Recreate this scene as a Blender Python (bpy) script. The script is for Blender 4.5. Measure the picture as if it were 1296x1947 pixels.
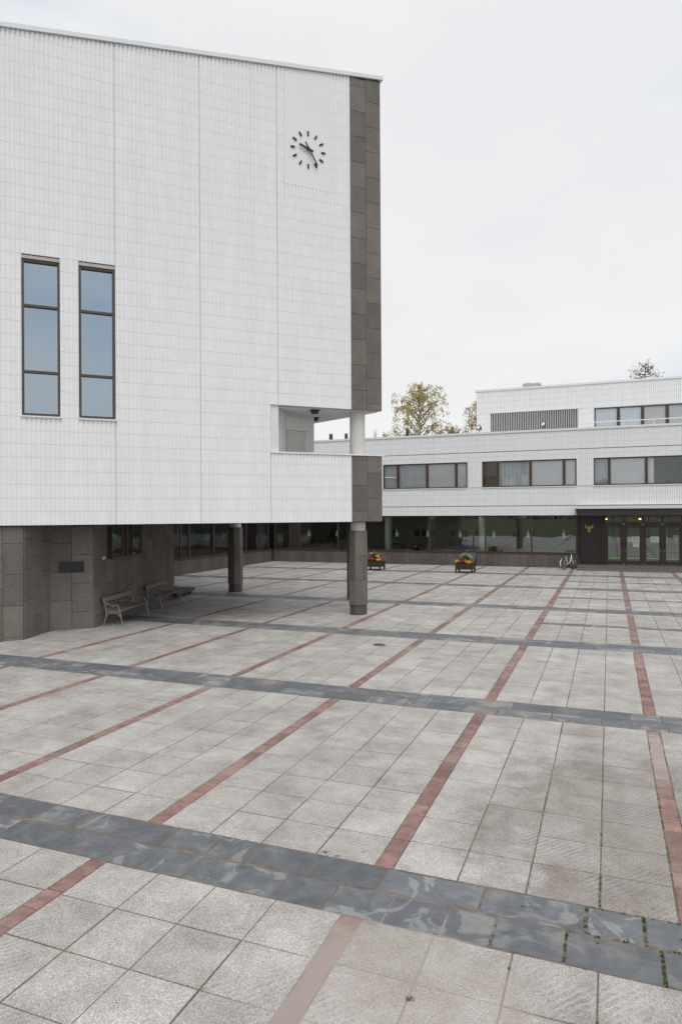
import bpy, math, random
from mathutils import Matrix, Vector, Euler
random.seed(7)
for o in list(bpy.data.objects): bpy.data.objects.remove(o)
scene = bpy.context.scene
COL = scene.collection
R = math.radians
# ------------------------------------------------------------------ camera
# World axes follow the paving grid: +Y runs away from the camera along the red strips, +X to the right.
CAM_H, CAM_TH, CAM_ROLL, CAM_PITCH = 3.5, 0.3738, -0.0056, 0.0019
cd = bpy.data.cameras.new('camera'); cam = bpy.data.objects.new('camera', cd); COL.objects.link(cam)
cd.sensor_fit = 'VERTICAL'; cd.sensor_width = 24; cd.sensor_height = 36; cd.lens = 24
cd.clip_start = 0.1; cd.clip_end = 3000
cam.matrix_world = (Matrix.Translation((0, 0, CAM_H)) @ Matrix.Rotation(CAM_TH, 4, 'Z')
                    @ Matrix.Rotation(math.pi/2 + CAM_PITCH, 4, 'X') @ Matrix.Rotation(CAM_ROLL, 4, 'Z'))
scene.camera = cam
# ------------------------------------------------------------------ sky, sun, exposure
SKY_OFF = (0.9, 5.1, 1.0)
SUN_EL, SUN_AZ = R(61), R(150)          # azimuth clockwise from +Y
w = bpy.data.worlds.new('World'); scene.world = w; w.use_nodes = True
nt = w.node_tree; nt.nodes.clear()
out = nt.nodes.new('ShaderNodeOutputWorld')
sky = nt.nodes.new('ShaderNodeTexSky'); sky.sky_type = 'NISHITA'; sky.sun_disc = False
sky.sun_elevation = SUN_EL; sky.sun_rotation = SUN_AZ
b1 = nt.nodes.new('ShaderNodeBackground'); b1.inputs[1].default_value = 0.1; nt.links.new(sky.outputs[0], b1.inputs[0])
tc = nt.nodes.new('ShaderNodeTexCoord'); mp = nt.nodes.new('ShaderNodeMapping'); mp.inputs['Scale'].default_value = (1.0, 1.0, 2.6)
nz = nt.nodes.new('ShaderNodeTexNoise'); nz.inputs['Scale'].default_value = 2.6; nz.inputs['Detail'].default_value = 6; nz.inputs['Roughness'].default_value = 0.55
cr = nt.nodes.new('ShaderNodeValToRGB')
cr.color_ramp.elements[0].position = 0.36; cr.color_ramp.elements[0].color = (0.775, 0.785, 0.80, 1)
cr.color_ramp.elements[1].position = 0.60; cr.color_ramp.elements[1].color = (0.835, 0.834, 0.832, 1)
b2 = nt.nodes.new('ShaderNodeBackground'); b2.inputs[1].default_value = 1.0
mx = nt.nodes.new('ShaderNodeMixShader'); mx.inputs[0].default_value = 0.94
nt.links.new(tc.outputs['Generated'], mp.inputs[0]); nt.links.new(mp.outputs[0], nz.inputs[0])
nt.links.new(nz.outputs[0], cr.inputs[0])
mp3 = nt.nodes.new('ShaderNodeMapping'); mp3.inputs['Location'].default_value = SKY_OFF; mp3.inputs['Scale'].default_value = (1, 1, 3.2); nt.links.new(tc.outputs['Generated'], mp3.inputs[0])
n3 = nt.nodes.new('ShaderNodeTexNoise'); n3.inputs['Scale'].default_value = 1.15; n3.inputs['Detail'].default_value = 5; n3.inputs['Roughness'].default_value = 0.5; nt.links.new(mp3.outputs[0], n3.inputs[0])
cr3 = nt.nodes.new('ShaderNodeValToRGB'); cr3.color_ramp.elements[0].position = 0.55; cr3.color_ramp.elements[0].color = (0, 0, 0, 1); cr3.color_ramp.elements[1].position = 0.73; cr3.color_ramp.elements[1].color = (1, 1, 1, 1)
nt.links.new(n3.outputs[0], cr3.inputs[0])
mc = nt.nodes.new('ShaderNodeMix'); mc.data_type = 'RGBA'; mc.inputs[7].default_value = (0.46, 0.60, 0.76, 1)
nt.links.new(cr3.outputs[0], mc.inputs[0]); nt.links.new(cr.outputs[0], mc.inputs[6]); nt.links.new(mc.outputs[2], b2.inputs[0])
nt.links.new(b1.outputs[0], mx.inputs[1]); nt.links.new(b2.outputs[0], mx.inputs[2]); nt.links.new(mx.outputs[0], out.inputs[0])
ld = bpy.data.lights.new('sun', 'SUN'); ld.energy = 1.5; ld.angle = R(36); ld.color = (1, 0.975, 0.94)
sun = bpy.data.objects.new('sun', ld); COL.objects.link(sun)
sd_ = Vector((math.sin(SUN_AZ)*math.cos(SUN_EL), math.cos(SUN_AZ)*math.cos(SUN_EL), math.sin(SUN_EL)))
sun.rotation_euler = (-sd_).to_track_quat('-Z', 'Y').to_euler(); sun.location = sd_*60
scene.view_settings.view_transform = 'Standard'; scene.view_settings.look = 'None'
scene.view_settings.exposure = 0.15; scene.view_settings.gamma = 1.0; scene.view_settings.use_curve_mapping = False
scene.render.engine = 'CYCLES'
scene.cycles.max_bounces = 10; scene.cycles.transparent_max_bounces = 16

# ------------------------------------------------------------------ helpers
def tag(o, label=None, cat=None, group=None, kind=None):
    if label: o['label'] = label
    if cat: o['category'] = cat
    if group: o['group'] = group
    if kind: o['kind'] = kind
    return o
def empty(name, loc=(0, 0, 0), rz=0.0, parent=None):
    o = bpy.data.objects.new(name, None); COL.objects.link(o); o.location = loc; o.rotation_euler = (0, 0, rz)
    o.empty_display_size = 0.2
    if parent: o.parent = parent
    return o
def link(name, me, parent=None, loc=None, rz=None, scale=None):
    o = bpy.data.objects.new(name, me); COL.objects.link(o)
    if parent: o.parent = parent
    if loc is not None: o.location = loc
    if rz is not None: o.rotation_euler = (0, 0, rz)
    if scale is not None: o.scale = scale
    return o
class MB:
    def __init__(s): s.v = []; s.f = []; s.m = []; s.sm = []
    def add(s, vs, fs, mi=0, smooth=False):
        k = len(s.v); s.v += [tuple(p) for p in vs]
        for f in fs: s.f.append([i+k for i in f]); s.m.append(mi); s.sm.append(smooth)
        return s
    def quad(s, a, b, c, d, mi=0): return s.add([a, b, c, d], [(0, 1, 2, 3)], mi)
    def box(s, x0, x1, y0, y1, z0, z1, mi=0):
        v = [(x0,y0,z0),(x1,y0,z0),(x1,y1,z0),(x0,y1,z0),(x0,y0,z1),(x1,y0,z1),(x1,y1,z1),(x0,y1,z1)]
        return s.add(v, [(3,2,1,0),(4,5,6,7),(0,1,5,4),(1,2,6,5),(2,3,7,6),(3,0,4,7)], mi)
    def obox(s, p, q, wd, ht, up=(0, 0, 1), mi=0):
        p = Vector(p); q = Vector(q); a = (q-p).normalized(); b = a.cross(Vector(up)).normalized()*wd/2; c = b.cross(a).normalized()*ht/2
        v = [p-b-c, p+b-c, p+b+c, p-b+c, q-b-c, q+b-c, q+b+c, q-b+c]
        return s.add(v, [(0,1,2,3),(7,6,5,4),(4,5,1,0),(5,6,2,1),(6,7,3,2),(7,4,0,3)], mi)
    def prism(s, poly, z0, z1, mi=0):
        n = len(poly); zb = z0 if callable(z0) else (lambda x, y: z0); zt = z1 if callable(z1) else (lambda x, y: z1)
        v = [(x, y, zb(x, y)) for x, y in poly]+[(x, y, zt(x, y)) for x, y in poly]
        f = [tuple(reversed(range(n))), tuple(range(n, 2*n))]+[(i, (i+1) % n, n+(i+1) % n, n+i) for i in range(n)]
        return s.add(v, f, mi)
    def tube(s, pts, r, n=8, caps=True, mi=0, smooth=True):
        pts = [Vector(p) for p in pts]; rs = r if isinstance(r, (list, tuple)) else [r]*len(pts)
        vs = []; fs = []; ref = None
        for i, p in enumerate(pts):
            t = (pts[min(i+1, len(pts)-1)]-pts[max(i-1, 0)]).normalized()
            if ref is None:
                ref = t.cross(Vector((0, 0, 1)))
                if ref.length < 1e-3: ref = t.cross(Vector((1, 0, 0)))
            ref = (ref - t*ref.dot(t)).normalized(); b = t.cross(ref)
            for k in range(n):
                a = 2*math.pi*k/n; vs.append(p+(ref*math.cos(a)+b*math.sin(a))*rs[i])
        for i in range(len(pts)-1):
            for k in range(n): fs.append((i*n+k, i*n+(k+1) % n, (i+1)*n+(k+1) % n, (i+1)*n+k))
        s.add(vs, fs, mi, smooth)
        if caps:
            m = len(pts)-1
            s.add(vs[:n], [tuple(reversed(range(n)))], mi); s.add(vs[m*n:], [tuple(range(n))], mi)
        return s
    def lathe(s, prof, n=20, c=(0, 0), mi=0, smooth=True):
        vs = []; fs = []
        for r, z in prof:
            for k in range(n):
                a = 2*math.pi*k/n; vs.append((c[0]+r*math.cos(a), c[1]+r*math.sin(a), z))
        for i in range(len(prof)-1):
            for k in range(n): fs.append((i*n+k, i*n+(k+1) % n, (i+1)*n+(k+1) % n, (i+1)*n+k))
        s.add(vs, fs, mi, smooth)
        m = len(prof)-1
        if prof[0][0] > 1e-4: s.add(vs[:n], [tuple(reversed(range(n)))], mi)
        if prof[m][0] > 1e-4: s.add(vs[m*n:], [tuple(range(n))], mi)
        return s
    def wall(s, x0, x1, z0, z1, y0, y1, holes=(), mi=0):
        """upright slab x0..x1, z0..z1 (z1 may be f(x)), front face y0, back y1, with rectangular holes (x0,x1,z0,z1)"""
        top = z1 if callable(z1) else (lambda x: z1)
        xs = sorted(set([x0, x1]+[h[k] for h in holes for k in (0, 1) if x0 < h[k] < x1]))
        zs = sorted(set([z0]+[h[k] for h in holes for k in (2, 3) if z0 < h[k] < top(x0)]))+[None]
        for a, b in zip(xs, xs[1:]):
            for c, d in zip(zs, zs[1:]):
                cx = (a+b)/2; cz = (c+(d if d is not None else c+0.1))/2
                if any(h[0] < cx < h[1] and h[2] < cz < h[3] for h in holes): continue
                da, db = (top(a), top(b)) if d is None else (d, d)
                s.quad((a, y0, c), (b, y0, c), (b, y0, db), (a, y0, da), mi)
                s.quad((b, y1, c), (a, y1, c), (a, y1, da), (b, y1, db), mi)
        for h in holes:
            a, b, c, d = max(h[0], x0), min(h[1], x1), h[2], h[3]
            s.quad((a, y0, c), (b, y0, c), (b, y1, c), (a, y1, c), mi); s.quad((a, y1, d), (b, y1, d), (b, y0, d), (a, y0, d), mi)
            if h[0] > x0: s.quad((a, y0, c), (a, y1, c), (a, y1, d), (a, y0, d), mi)
            if h[1] < x1: s.quad((b, y1, c), (b, y0, c), (b, y0, d), (b, y1, d), mi)
        s.quad((x0, y1, z0), (x1, y1, z0), (x1, y0, z0), (x0, y0, z0), mi)
        s.quad((x0, y0, top(x0)), (x1, y0, top(x1)), (x1, y1, top(x1)), (x0, y1, top(x0)), mi)
        for xe in (x0, x1):
            cuts = sorted((h[2], h[3]) for h in holes if (h[0] <= x0 if xe == x0 else h[1] >= x1)); z = z0
            for c, d in cuts+[(top(xe), None)]:
                if xe == x0: s.quad((x0, y1, z), (x0, y0, z), (x0, y0, c), (x0, y1, c), mi)
                else: s.quad((x1, y0, z), (x1, y1, z), (x1, y1, c), (x1, y0, c), mi)
                z = d
        return s
    def mesh(s, name, mats):
        me = bpy.data.meshes.new(name); me.from_pydata(s.v, [], s.f)
        for m in (mats if isinstance(mats, (list, tuple)) else [mats]): me.materials.append(m)
        me.polygons.foreach_set('material_index', s.m); me.polygons.foreach_set('use_smooth', s.sm); me.update()
        return me
    def build(s, name, mats, parent=None, loc=None, rz=None):
        return link(name, s.mesh(name, mats), parent, loc, rz)

# ------------------------------------------------------------------ materials
def newmat(name):
    m = bpy.data.materials.new(name); m.use_nodes = True; nt = m.node_tree; nt.nodes.clear()
    o = nt.nodes.new('ShaderNodeOutputMaterial'); b = nt.nodes.new('ShaderNodeBsdfPrincipled'); nt.links.new(b.outputs[0], o.inputs[0])
    return m, nt, b, o
def nd(nt, t, ins=None, **kw):
    n = nt.nodes.new('ShaderNode'+t)
    for k, v in kw.items(): setattr(n, k, v)
    for k, v in (ins or {}).items():
        if isinstance(v, bpy.types.NodeSocket): nt.links.new(v, n.inputs[k])
        else: n.inputs[k].default_value = v
    return n
def ramp(nt, fac, stops):
    n = nt.nodes.new('ShaderNodeValToRGB'); e = n.color_ramp.elements
    while len(e) < len(stops): e.new(0.5)
    for el, (p, c) in zip(e, stops): el.position = p; el.color = (c, c, c, 1) if isinstance(c, (int, float)) else (*c, 1)
    nt.links.new(fac, n.inputs[0]); return n.outputs[0]
def mixc(nt, fac, a, b, mode='MIX'):
    n = nt.nodes.new('ShaderNodeMix'); n.data_type = 'RGBA'; n.blend_type = mode
    for k, v in ((0, fac), (6, a), (7, b)):
        if isinstance(v, bpy.types.NodeSocket): nt.links.new(v, n.inputs[k])
        else: n.inputs[k].default_value = v if k == 0 else ((*v, 1) if len(v) == 3 else v)
    return n.outputs[2]
def math_(nt, op, a, b=None):
    n = nt.nodes.new('ShaderNodeMath'); n.operation = op
    for k, v in ((0, a), (1, b)):
        if v is None: continue
        if isinstance(v, bpy.types.NodeSocket): nt.links.new(v, n.inputs[k])
        else: n.inputs[k].default_value = v
    return n.outputs[0]
def piece_random(nt):
    g = nd(nt, 'NewGeometry'); oi = nd(nt, 'ObjectInfo')
    return math_(nt, 'FRACT', math_(nt, 'ADD', g.outputs['Random Per Island'], oi.outputs['Random']))
def wpos(nt): return nd(nt, 'NewGeometry').outputs['Position']
def bump(nt, h, b, strength=0.3, dist=0.01):
    n = nd(nt, 'Bump', {'Height': h, 'Strength': strength, 'Distance': dist}); nt.links.new(n.outputs[0], b.inputs['Normal'])
def simple(name, col, rough=0.6, metal=0.0, var=0.08, scale=6.0, spec=None):
    m, nt, b, o = newmat(name)
    n = nd(nt, 'TexNoise', {'Vector': wpos(nt), 'Scale': scale, 'Detail': 5.0})
    c = mixc(nt, n.outputs[0], [x*(1-var) for x in col], [min(1, x*(1+var)) for x in col])
    nt.links.new(c, b.inputs['Base Color']); b.inputs['Roughness'].default_value = rough; b.inputs['Metallic'].default_value = metal
    if spec is not None: b.inputs['Specular IOR Level'].default_value = spec
    return m
def emit(name, col, strength):
    m, nt, b, o = newmat(name); b.inputs['Emission Color'].default_value = (*col, 1); b.inputs['Emission Strength'].default_value = strength
    b.inputs['Base Color'].default_value = (*col, 1); return m
def glass(name, tint, base, k, refl=(1, 1, 1), rough=0.0):
    m, nt, b, o = newmat(name); nt.nodes.remove(b)
    fr = nd(nt, 'Fresnel', {'IOR': 1.5}); f = math_(nt, 'MINIMUM', math_(nt, 'ADD', math_(nt, 'MULTIPLY', fr.outputs[0], k), base), 0.95)
    t = nd(nt, 'BsdfTransparent', {'Color': (*tint, 1)}); g = nd(nt, 'BsdfGlossy', {'Color': (*refl, 1), 'Roughness': rough})
    # faint waviness of float glass
    n = nd(nt, 'TexNoise', {'Vector': wpos(nt), 'Scale': 1.3, 'Detail': 1.0})
    bm = nd(nt, 'Bump', {'Height': n.outputs[0], 'Strength': 0.05, 'Distance': 0.05}); nt.links.new(bm.outputs[0], g.inputs['Normal'])
    x = nd(nt, 'MixShader', {0: f, 1: t.outputs[0], 2: g.outputs[0]}); nt.links.new(x.outputs[0], o.inputs[0]); return m

def tile_mat():
    m, nt, b, o = newmat('white_glazed_tile'); p = wpos(nt); r = piece_random(nt)
    mp = nd(nt, 'Mapping', {'Vector': p, 'Scale': (1.6, 1.6, 0.35)})
    n = nd(nt, 'TexNoise', {'Vector': mp.outputs[0], 'Scale': 1.6, 'Detail': 7.0, 'Roughness': 0.65})
    c = mixc(nt, ramp(nt, n.outputs[0], [(0.35, 0.0), (0.7, 1.0)]), (0.80, 0.81, 0.82), (0.835, 0.85, 0.868))
    mp2 = nd(nt, 'Mapping', {'Vector': p, 'Scale': (1.7, 1.7, 0.10)})
    n3 = nd(nt, 'TexNoise', {'Vector': mp2.outputs[0], 'Scale': 1.0, 'Detail': 6.0, 'Roughness': 0.7})
    c = mixc(nt, ramp(nt, n3.outputs[0], [(0.5, 0.0), (0.8, 0.5)]), c, mixc(nt, 1.0, c, (0.90, 0.895, 0.88), 'MULTIPLY'))
    c = mixc(nt, r, c, mixc(nt, 1.0, c, (0.975, 0.977, 0.98), 'MULTIPLY'))
    nt.links.new(c, b.inputs['Base Color']); b.inputs['Roughness'].default_value = 0.45; b.inputs['Specular IOR Level'].default_value = 0.4
    return m
def granite_mat(name, dark, light, tone=0.25):
    m, nt, b, o = newmat(name); p = wpos(nt); r = piece_random(nt)
    v = nd(nt, 'TexVoronoi', {'Vector': p, 'Scale': 70.0})
    s = nd(nt, 'SeparateColor', {0: v.outputs['Color']})
    c = mixc(nt, s.outputs[0], dark, light)
    n = nd(nt, 'TexNoise', {'Vector': p, 'Scale': 2.2, 'Detail': 6.0, 'Roughness': 0.65})
    c = mixc(nt, ramp(nt, n.outputs[0], [(0.4, 0.0), (0.75, 0.8)]), c, mixc(nt, 1.0, c, (1.35, 1.31, 1.28), 'MULTIPLY'))
    mps = nd(nt, 'Mapping', {'Vector': p, 'Scale': (6.0, 6.0, 0.3)}); ns = nd(nt, 'TexNoise', {'Vector': mps.outputs[0], 'Scale': 1.0, 'Detail': 6.0, 'Roughness': 0.7})
    c = mixc(nt, ramp(nt, ns.outputs[0], [(0.52, 0.0), (0.75, 0.5)]), c, mixc(nt, 1.0, c, (0.72, 0.72, 0.72), 'MULTIPLY'))
    c = mixc(nt, r, mixc(nt, 1.0, c, (1-tone, 1-tone, 1-tone), 'MULTIPLY'), c)
    nt.links.new(c, b.inputs['Base Color']); b.inputs['Roughness'].default_value = 0.62
    bump(nt, s.outputs[1], b, 0.15, 0.003)
    return m
def blob(nt, p, cx, cy, rx, ry):
    sx = nd(nt, 'SeparateXYZ', {0: p})
    dx = math_(nt, 'DIVIDE', math_(nt, 'SUBTRACT', sx.outputs[0], cx), rx); dy = math_(nt, 'DIVIDE', math_(nt, 'SUBTRACT', sx.outputs[1], cy), ry)
    d = math_(nt, 'ADD', math_(nt, 'MULTIPLY', dx, dx), math_(nt, 'MULTIPLY', dy, dy))
    nn = nd(nt, 'TexNoise', {'Vector': p, 'Scale': 1.8, 'Detail': 6.0, 'Roughness': 0.6})
    return ramp(nt, math_(nt, 'ADD', d, math_(nt, 'MULTIPLY', math_(nt, 'SUBTRACT', nn.outputs[0], 0.5), 2.2)), [(0.35, 1.0), (1.0, 0.0)])
def paver_mat():
    m, nt, b, o = newmat('exposed_aggregate_concrete'); p = wpos(nt); r = piece_random(nt)
    v = nd(nt, 'TexVoronoi', {'Vector': p, 'Scale': 190.0}); s = nd(nt, 'SeparateColor', {0: v.outputs['Color']})
    sp = ramp(nt, s.outputs[0], [(0.0, (0.21, 0.192, 0.178)), (0.3, (0.37, 0.348, 0.328)), (0.7, (0.465, 0.442, 0.42)), (1.0, (0.72, 0.708, 0.69))])
    # patchy weathering
    n = nd(nt, 'TexNoise', {'Vector': p, 'Scale': 1.7, 'Detail': 9.0, 'Roughness': 0.74})
    c = mixc(nt, ramp(nt, n.outputs[0], [(0.34, 0.0), (0.6, 1.0)]), mixc(nt, 1.0, sp, (0.70, 0.67, 0.65), 'MULTIPLY'), mixc(nt, 1.0, sp, (1.08, 1.09, 1.09), 'MULTIPLY'))
    # pale diagonal raking marks on some slabs
    wv = nd(nt, 'TexWave', {'Vector': nd(nt, 'Mapping', {'Vector': p, 'Rotation': (0, 0, 0.7)}).outputs[0], 'Scale': 5.5, 'Distortion': 3.0, 'Detail': 3.0, 'Detail Scale': 2.0})
    n2 = nd(nt, 'TexNoise', {'Vector': p, 'Scale': 0.9, 'Detail': 3.0})
    mk = math_(nt, 'MULTIPLY', ramp(nt, wv.outputs[0], [(0.45, 0.0), (0.9, 1.0)]), ramp(nt, n2.outputs[0], [(0.47, 0.0), (0.63, 0.6)]))
    c = mixc(nt, mk, c, (0.56, 0.555, 0.54))
    # worn grey-brown stain and fine sand washed over the lower right, each with its own edge
    ng = nd(nt, 'TexNoise', {'Vector': p, 'Scale': 0.33, 'Detail': 7.0, 'Roughness': 0.7})
    c = mixc(nt, ramp(nt, ng.outputs[0], [(0.42, 0.0), (0.62, 0.75)]), c, mixc(nt, 1.0, c, (0.80, 0.78, 0.765), 'MULTIPLY'))
    c = mixc(nt, math_(nt, 'MULTIPLY', blob(nt, p, 0.2, 8.2, 1.9, 3.0), 0.85), c, mixc(nt, 1.0, c, (0.66, 0.62, 0.60), 'MULTIPLY'))
    vg = nd(nt, 'TexVoronoi', {'Vector': p, 'Scale': 5.0, 'Randomness': 1.0}); c = mixc(nt, ramp(nt, vg.outputs['Distance'], [(0.035, 0.75), (0.06, 0.0)]), c, (0.10, 0.09, 0.08))
    c = mixc(nt, math_(nt, 'MULTIPLY', blob(nt, p, -1.25, 4.75, 1.0, 1.2), 0.42), c, (0.36, 0.31, 0.285))
    c = mixc(nt, r, mixc(nt, 1.0, c, (0.91, 0.90, 0.89), 'MULTIPLY'), mixc(nt, 1.0, c, (1.065, 1.065, 1.06), 'MULTIPLY'))
    # dirt along the slab edges comes with the joint; keep a soft roughness
    nt.links.new(c, b.inputs['Base Color']); b.inputs['Roughness'].default_value = 0.55; b.inputs['Specular IOR Level'].default_value = 0.5
    bump(nt, s.outputs[1], b, 0.35, 0.006)
    return m
def slate_mat():
    m, nt, b, o = newmat('blue_grey_slate'); p = wpos(nt); r = piece_random(nt)
    n = nd(nt, 'TexNoise', {'Vector': p, 'Scale': 3.2, 'Detail': 9.0, 'Roughness': 0.62, 'Distortion': 1.2})
    c = ramp(nt, n.outputs[0], [(0.25, (0.08, 0.089, 0.10)), (0.55, (0.135, 0.146, 0.158)), (0.8, (0.22, 0.228, 0.236))])
    n2 = nd(nt, 'TexNoise', {'Vector': p, 'Scale': 2.1, 'Detail': 6.0, 'Roughness': 0.55, 'Distortion': 1.6})
    c = mixc(nt, ramp(nt, n2.outputs[0], [(0.545, 0.0), (0.585, 0.55)]), c, mixc(nt, ramp(nt, r, [(0.3, 0.0), (0.5, 1.0)]), c, (0.31, 0.30, 0.29)))
    n5 = nd(nt, 'TexNoise', {'Vector': p, 'Scale': 0.8, 'Detail': 6.0, 'Roughness': 0.65}); c = mixc(nt, ramp(nt, n5.outputs[0], [(0.54, 0.0), (0.66, 0.75)]), c, (0.30, 0.26, 0.225))
    c = mixc(nt, r, mixc(nt, 1.0, c, (0.8, 0.8, 0.82), 'MULTIPLY'), mixc(nt, 1.0, c, (1.2, 1.2, 1.19), 'MULTIPLY'))
    nt.links.new(c, b.inputs['Base Color']); b.inputs['Roughness'].default_value = 0.5
    fl = nd(nt, 'TexNoise', {'Vector': nd(nt, 'Mapping', {'Vector': p, 'Scale': (3.0, 9.0, 1.0), 'Rotation': (0, 0, 0.5)}).outputs[0], 'Scale': 2.2, 'Detail': 8.0, 'Roughness': 0.7, 'Distortion': 1.0})
    bump(nt, fl.outputs[0], b, 0.8, 0.02)
    return m
def brick_mat():
    m, nt, b, o = newmat('red_paving_brick'); p = wpos(nt); r = piece_random(nt)
    n = nd(nt, 'TexNoise', {'Vector': p, 'Scale': 7.0, 'Detail': 8.0, 'Roughness': 0.7})
    c = mixc(nt, ramp(nt, n.outputs[0], [(0.35, 0.0), (0.7, 1.0)]), (0.17, 0.09, 0.077), (0.32, 0.205, 0.18))
    c = mixc(nt, r, mixc(nt, 1.0, c, (0.72, 0.69, 0.68), 'MULTIPLY'), mixc(nt, 1.0, c, (1.2, 1.17, 1.17), 'MULTIPLY'))
    n2 = nd(nt, 'TexNoise', {'Vector': p, 'Scale': 0.8, 'Detail': 4.0})
    c = mixc(nt, ramp(nt, n2.outputs[0], [(0.5, 0.0), (0.75, 0.6)]), c, (0.40, 0.32, 0.285))
    c = mixc(nt, math_(nt, 'MULTIPLY', blob(nt, p, -1.6, 4.4, 1.2, 1.6), 0.8), c, (0.33, 0.275, 0.25))
    c = mixc(nt, math_(nt, 'MULTIPLY', blob(nt, p, 0.65, 10.9, 0.8, 1.1), 0.8), c, (0.36, 0.31, 0.285))
    nt.links.new(c, b.inputs['Base Color']); b.inputs['Roughness'].default_value = 0.65; bump(nt, n.outputs[0], b, 0.3, 0.01)
    return m
def joint_mat():
    m, nt, b, o = newmat('joint_sand_and_moss'); p = wpos(nt)
    n = nd(nt, 'TexNoise', {'Vector': p, 'Scale': 2.6, 'Detail': 7.0, 'Roughness': 0.75})
    c = ramp(nt, n.outputs[0], [(0.33, (0.085, 0.07, 0.055)), (0.5, (0.15, 0.122, 0.095)), (0.6, (0.19, 0.16, 0.12)), (0.68, (0.12, 0.105, 0.06)), (0.74, (0.08, 0.095, 0.03))])
    c = mixc(nt, math_(nt, 'MULTIPLY', blob(nt, p, -1.5, 4.5, 1.2, 1.6), 0.9), c, (0.34, 0.30, 0.275))
    nt.links.new(c, b.inputs['Base Color']); b.inputs['Roughness'].default_value = 0.95
    return m
def leaf_mat(name, a, b_):
    m, nt, b, o = newmat(name); g = nd(nt, 'NewGeometry')
    c = mixc(nt, g.outputs['Random Per Island'], a, b_)
    nt.links.new(c, b.inputs['Base Color']); b.inputs['Roughness'].default_value = 0.6
    t = nd(nt, 'BsdfTranslucent', {'Color': c}); x = nd(nt, 'MixShader', {0: 0.5, 1: b.outputs[0], 2: t.outputs[0]}); nt.links.new(x.outputs[0], o.inputs[0])
    return m
def wood_mat(name, a, b_):
    m, nt, b, o = newmat(name); tcn = nd(nt, 'TexCoord')
    mp = nd(nt, 'Mapping', {'Vector': tcn.outputs['Object'], 'Scale': (1.5, 22, 22)})
    n = nd(nt, 'TexNoise', {'Vector': mp.outputs[0], 'Scale': 1.6, 'Detail': 8.0, 'Roughness': 0.65})
    nt.links.new(mixc(nt, n.outputs[0], a, b_), b.inputs['Base Color']); b.inputs['Roughness'].default_value = 0.75; bump(nt, n.outputs[0], b, 0.3, 0.004)
    return m
def grass_mat():
    m, nt, b, o = newmat('mown_lawn'); p = wpos(nt)
    n = nd(nt, 'TexNoise', {'Vector': p, 'Scale': 0.35, 'Detail': 9.0, 'Roughness': 0.7})
    nt.links.new(ramp(nt, n.outputs[0], [(0.3, (0.026, 0.04, 0.012)), (0.7, (0.055, 0.068, 0.02))]), b.inputs['Base Color']); b.inputs['Roughness'].default_value = 0.9
    return m
TILE = tile_mat()
GROUT = simple('grey_grout', (0.52, 0.525, 0.53), 0.9, var=0.05)
PLASTER = simple('white_render', (0.70, 0.70, 0.69), 0.8, var=0.05, scale=2.5)
COPING = simple('pale_metal_coping', (0.72, 0.74, 0.76), 0.4, var=0.04, scale=3)
WHITE_METAL = simple('white_painted_metal', (0.74, 0.74, 0.74), 0.45, var=0.04)
GRANITE = granite_mat('brown_granite', (0.115, 0.102, 0.09), (0.20, 0.178, 0.157), 0.30)
GRANITE_D = granite_mat('dark_granite', (0.075, 0.067, 0.06), (0.145, 0.13, 0.117), 0.3)
GRANITE_JOINT = simple('dark_granite_joint', (0.035, 0.032, 0.03), 0.9)
PAVER, SLATE, BRICK, JOINT = paver_mat(), slate_mat(), brick_mat(), joint_mat()
GRASS = grass_mat()
BROWN = simple('dark_brown_window_metal', (0.06, 0.035, 0.025), 0.45, var=0.15)
BRONZE = simple('bronze_window_frame', (0.10, 0.075, 0.05), 0.4, 0.3, var=0.2)
DARKWALL = simple('dark_brown_cladding', (0.028, 0.021, 0.019), 0.5, var=0.15)
BLACK = simple('black_metal', (0.018, 0.018, 0.02), 0.45)
BLACKPAINT = simple('black_clock_paint', (0.02, 0.022, 0.026), 0.5)
GLASS_T = glass('sky_blue_tinted_glass', (0.4, 0.45, 0.5), 0.52, 0.5, (0.64, 0.75, 0.85))  # blue of the mirrored sky is put into the reflection tint
GLASS_S = glass('green_tinted_shop_glass', (0.93, 0.98, 0.945), 0.085, 1.1, (0.92, 0.94, 1.0))
GLASS_O = glass('office_window_glass', (1.0, 1.0, 1.0), 0.02, 0.8, (0.85, 0.93, 1.0))
BLIND = simple('pale_window_blind', (0.86, 0.87, 0.86), 0.7, var=0.06)
BLIND_L = simple('light_roller_blind', (0.82, 0.85, 0.88), 0.7, var=0.03)
CURTAIN = simple('grey_green_curtain', (0.62, 0.66, 0.65), 0.9, var=0.1)
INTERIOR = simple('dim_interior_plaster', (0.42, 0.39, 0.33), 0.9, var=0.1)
INT_FLOOR = simple('interior_stone_floor', (0.30, 0.28, 0.24), 0.4, var=0.1)
INT_CEIL = simple('interior_ceiling', (0.5, 0.47, 0.42), 0.9)
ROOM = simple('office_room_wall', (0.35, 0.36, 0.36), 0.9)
LAMP_ON = emit('lit_warm_lamp', (1.0, 0.62, 0.22), 3.0)
OPAL = emit('opal_lamp_glass', (0.62, 0.76, 0.66), 0.10)
INNER_COL = simple('white_inner_column', (0.84, 0.90, 0.85), 0.6)
IRON = simple('grey_cast_iron', (0.26, 0.275, 0.30), 0.55, 0.2, var=0.15)
BENCH_WOOD = wood_mat('weathered_bench_wood', (0.16, 0.12, 0.095), (0.30, 0.245, 0.205))
PLANT_WOOD = wood_mat('brown_stained_wood', (0.03, 0.018, 0.013), (0.06, 0.038, 0.028))
LEAF = leaf_mat('flower_foliage', (0.04, 0.08, 0.02), (0.12, 0.17, 0.05))
YEL = leaf_mat('yellow_petals', (0.75, 0.5, 0.01), (0.85, 0.68, 0.05))
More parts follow.
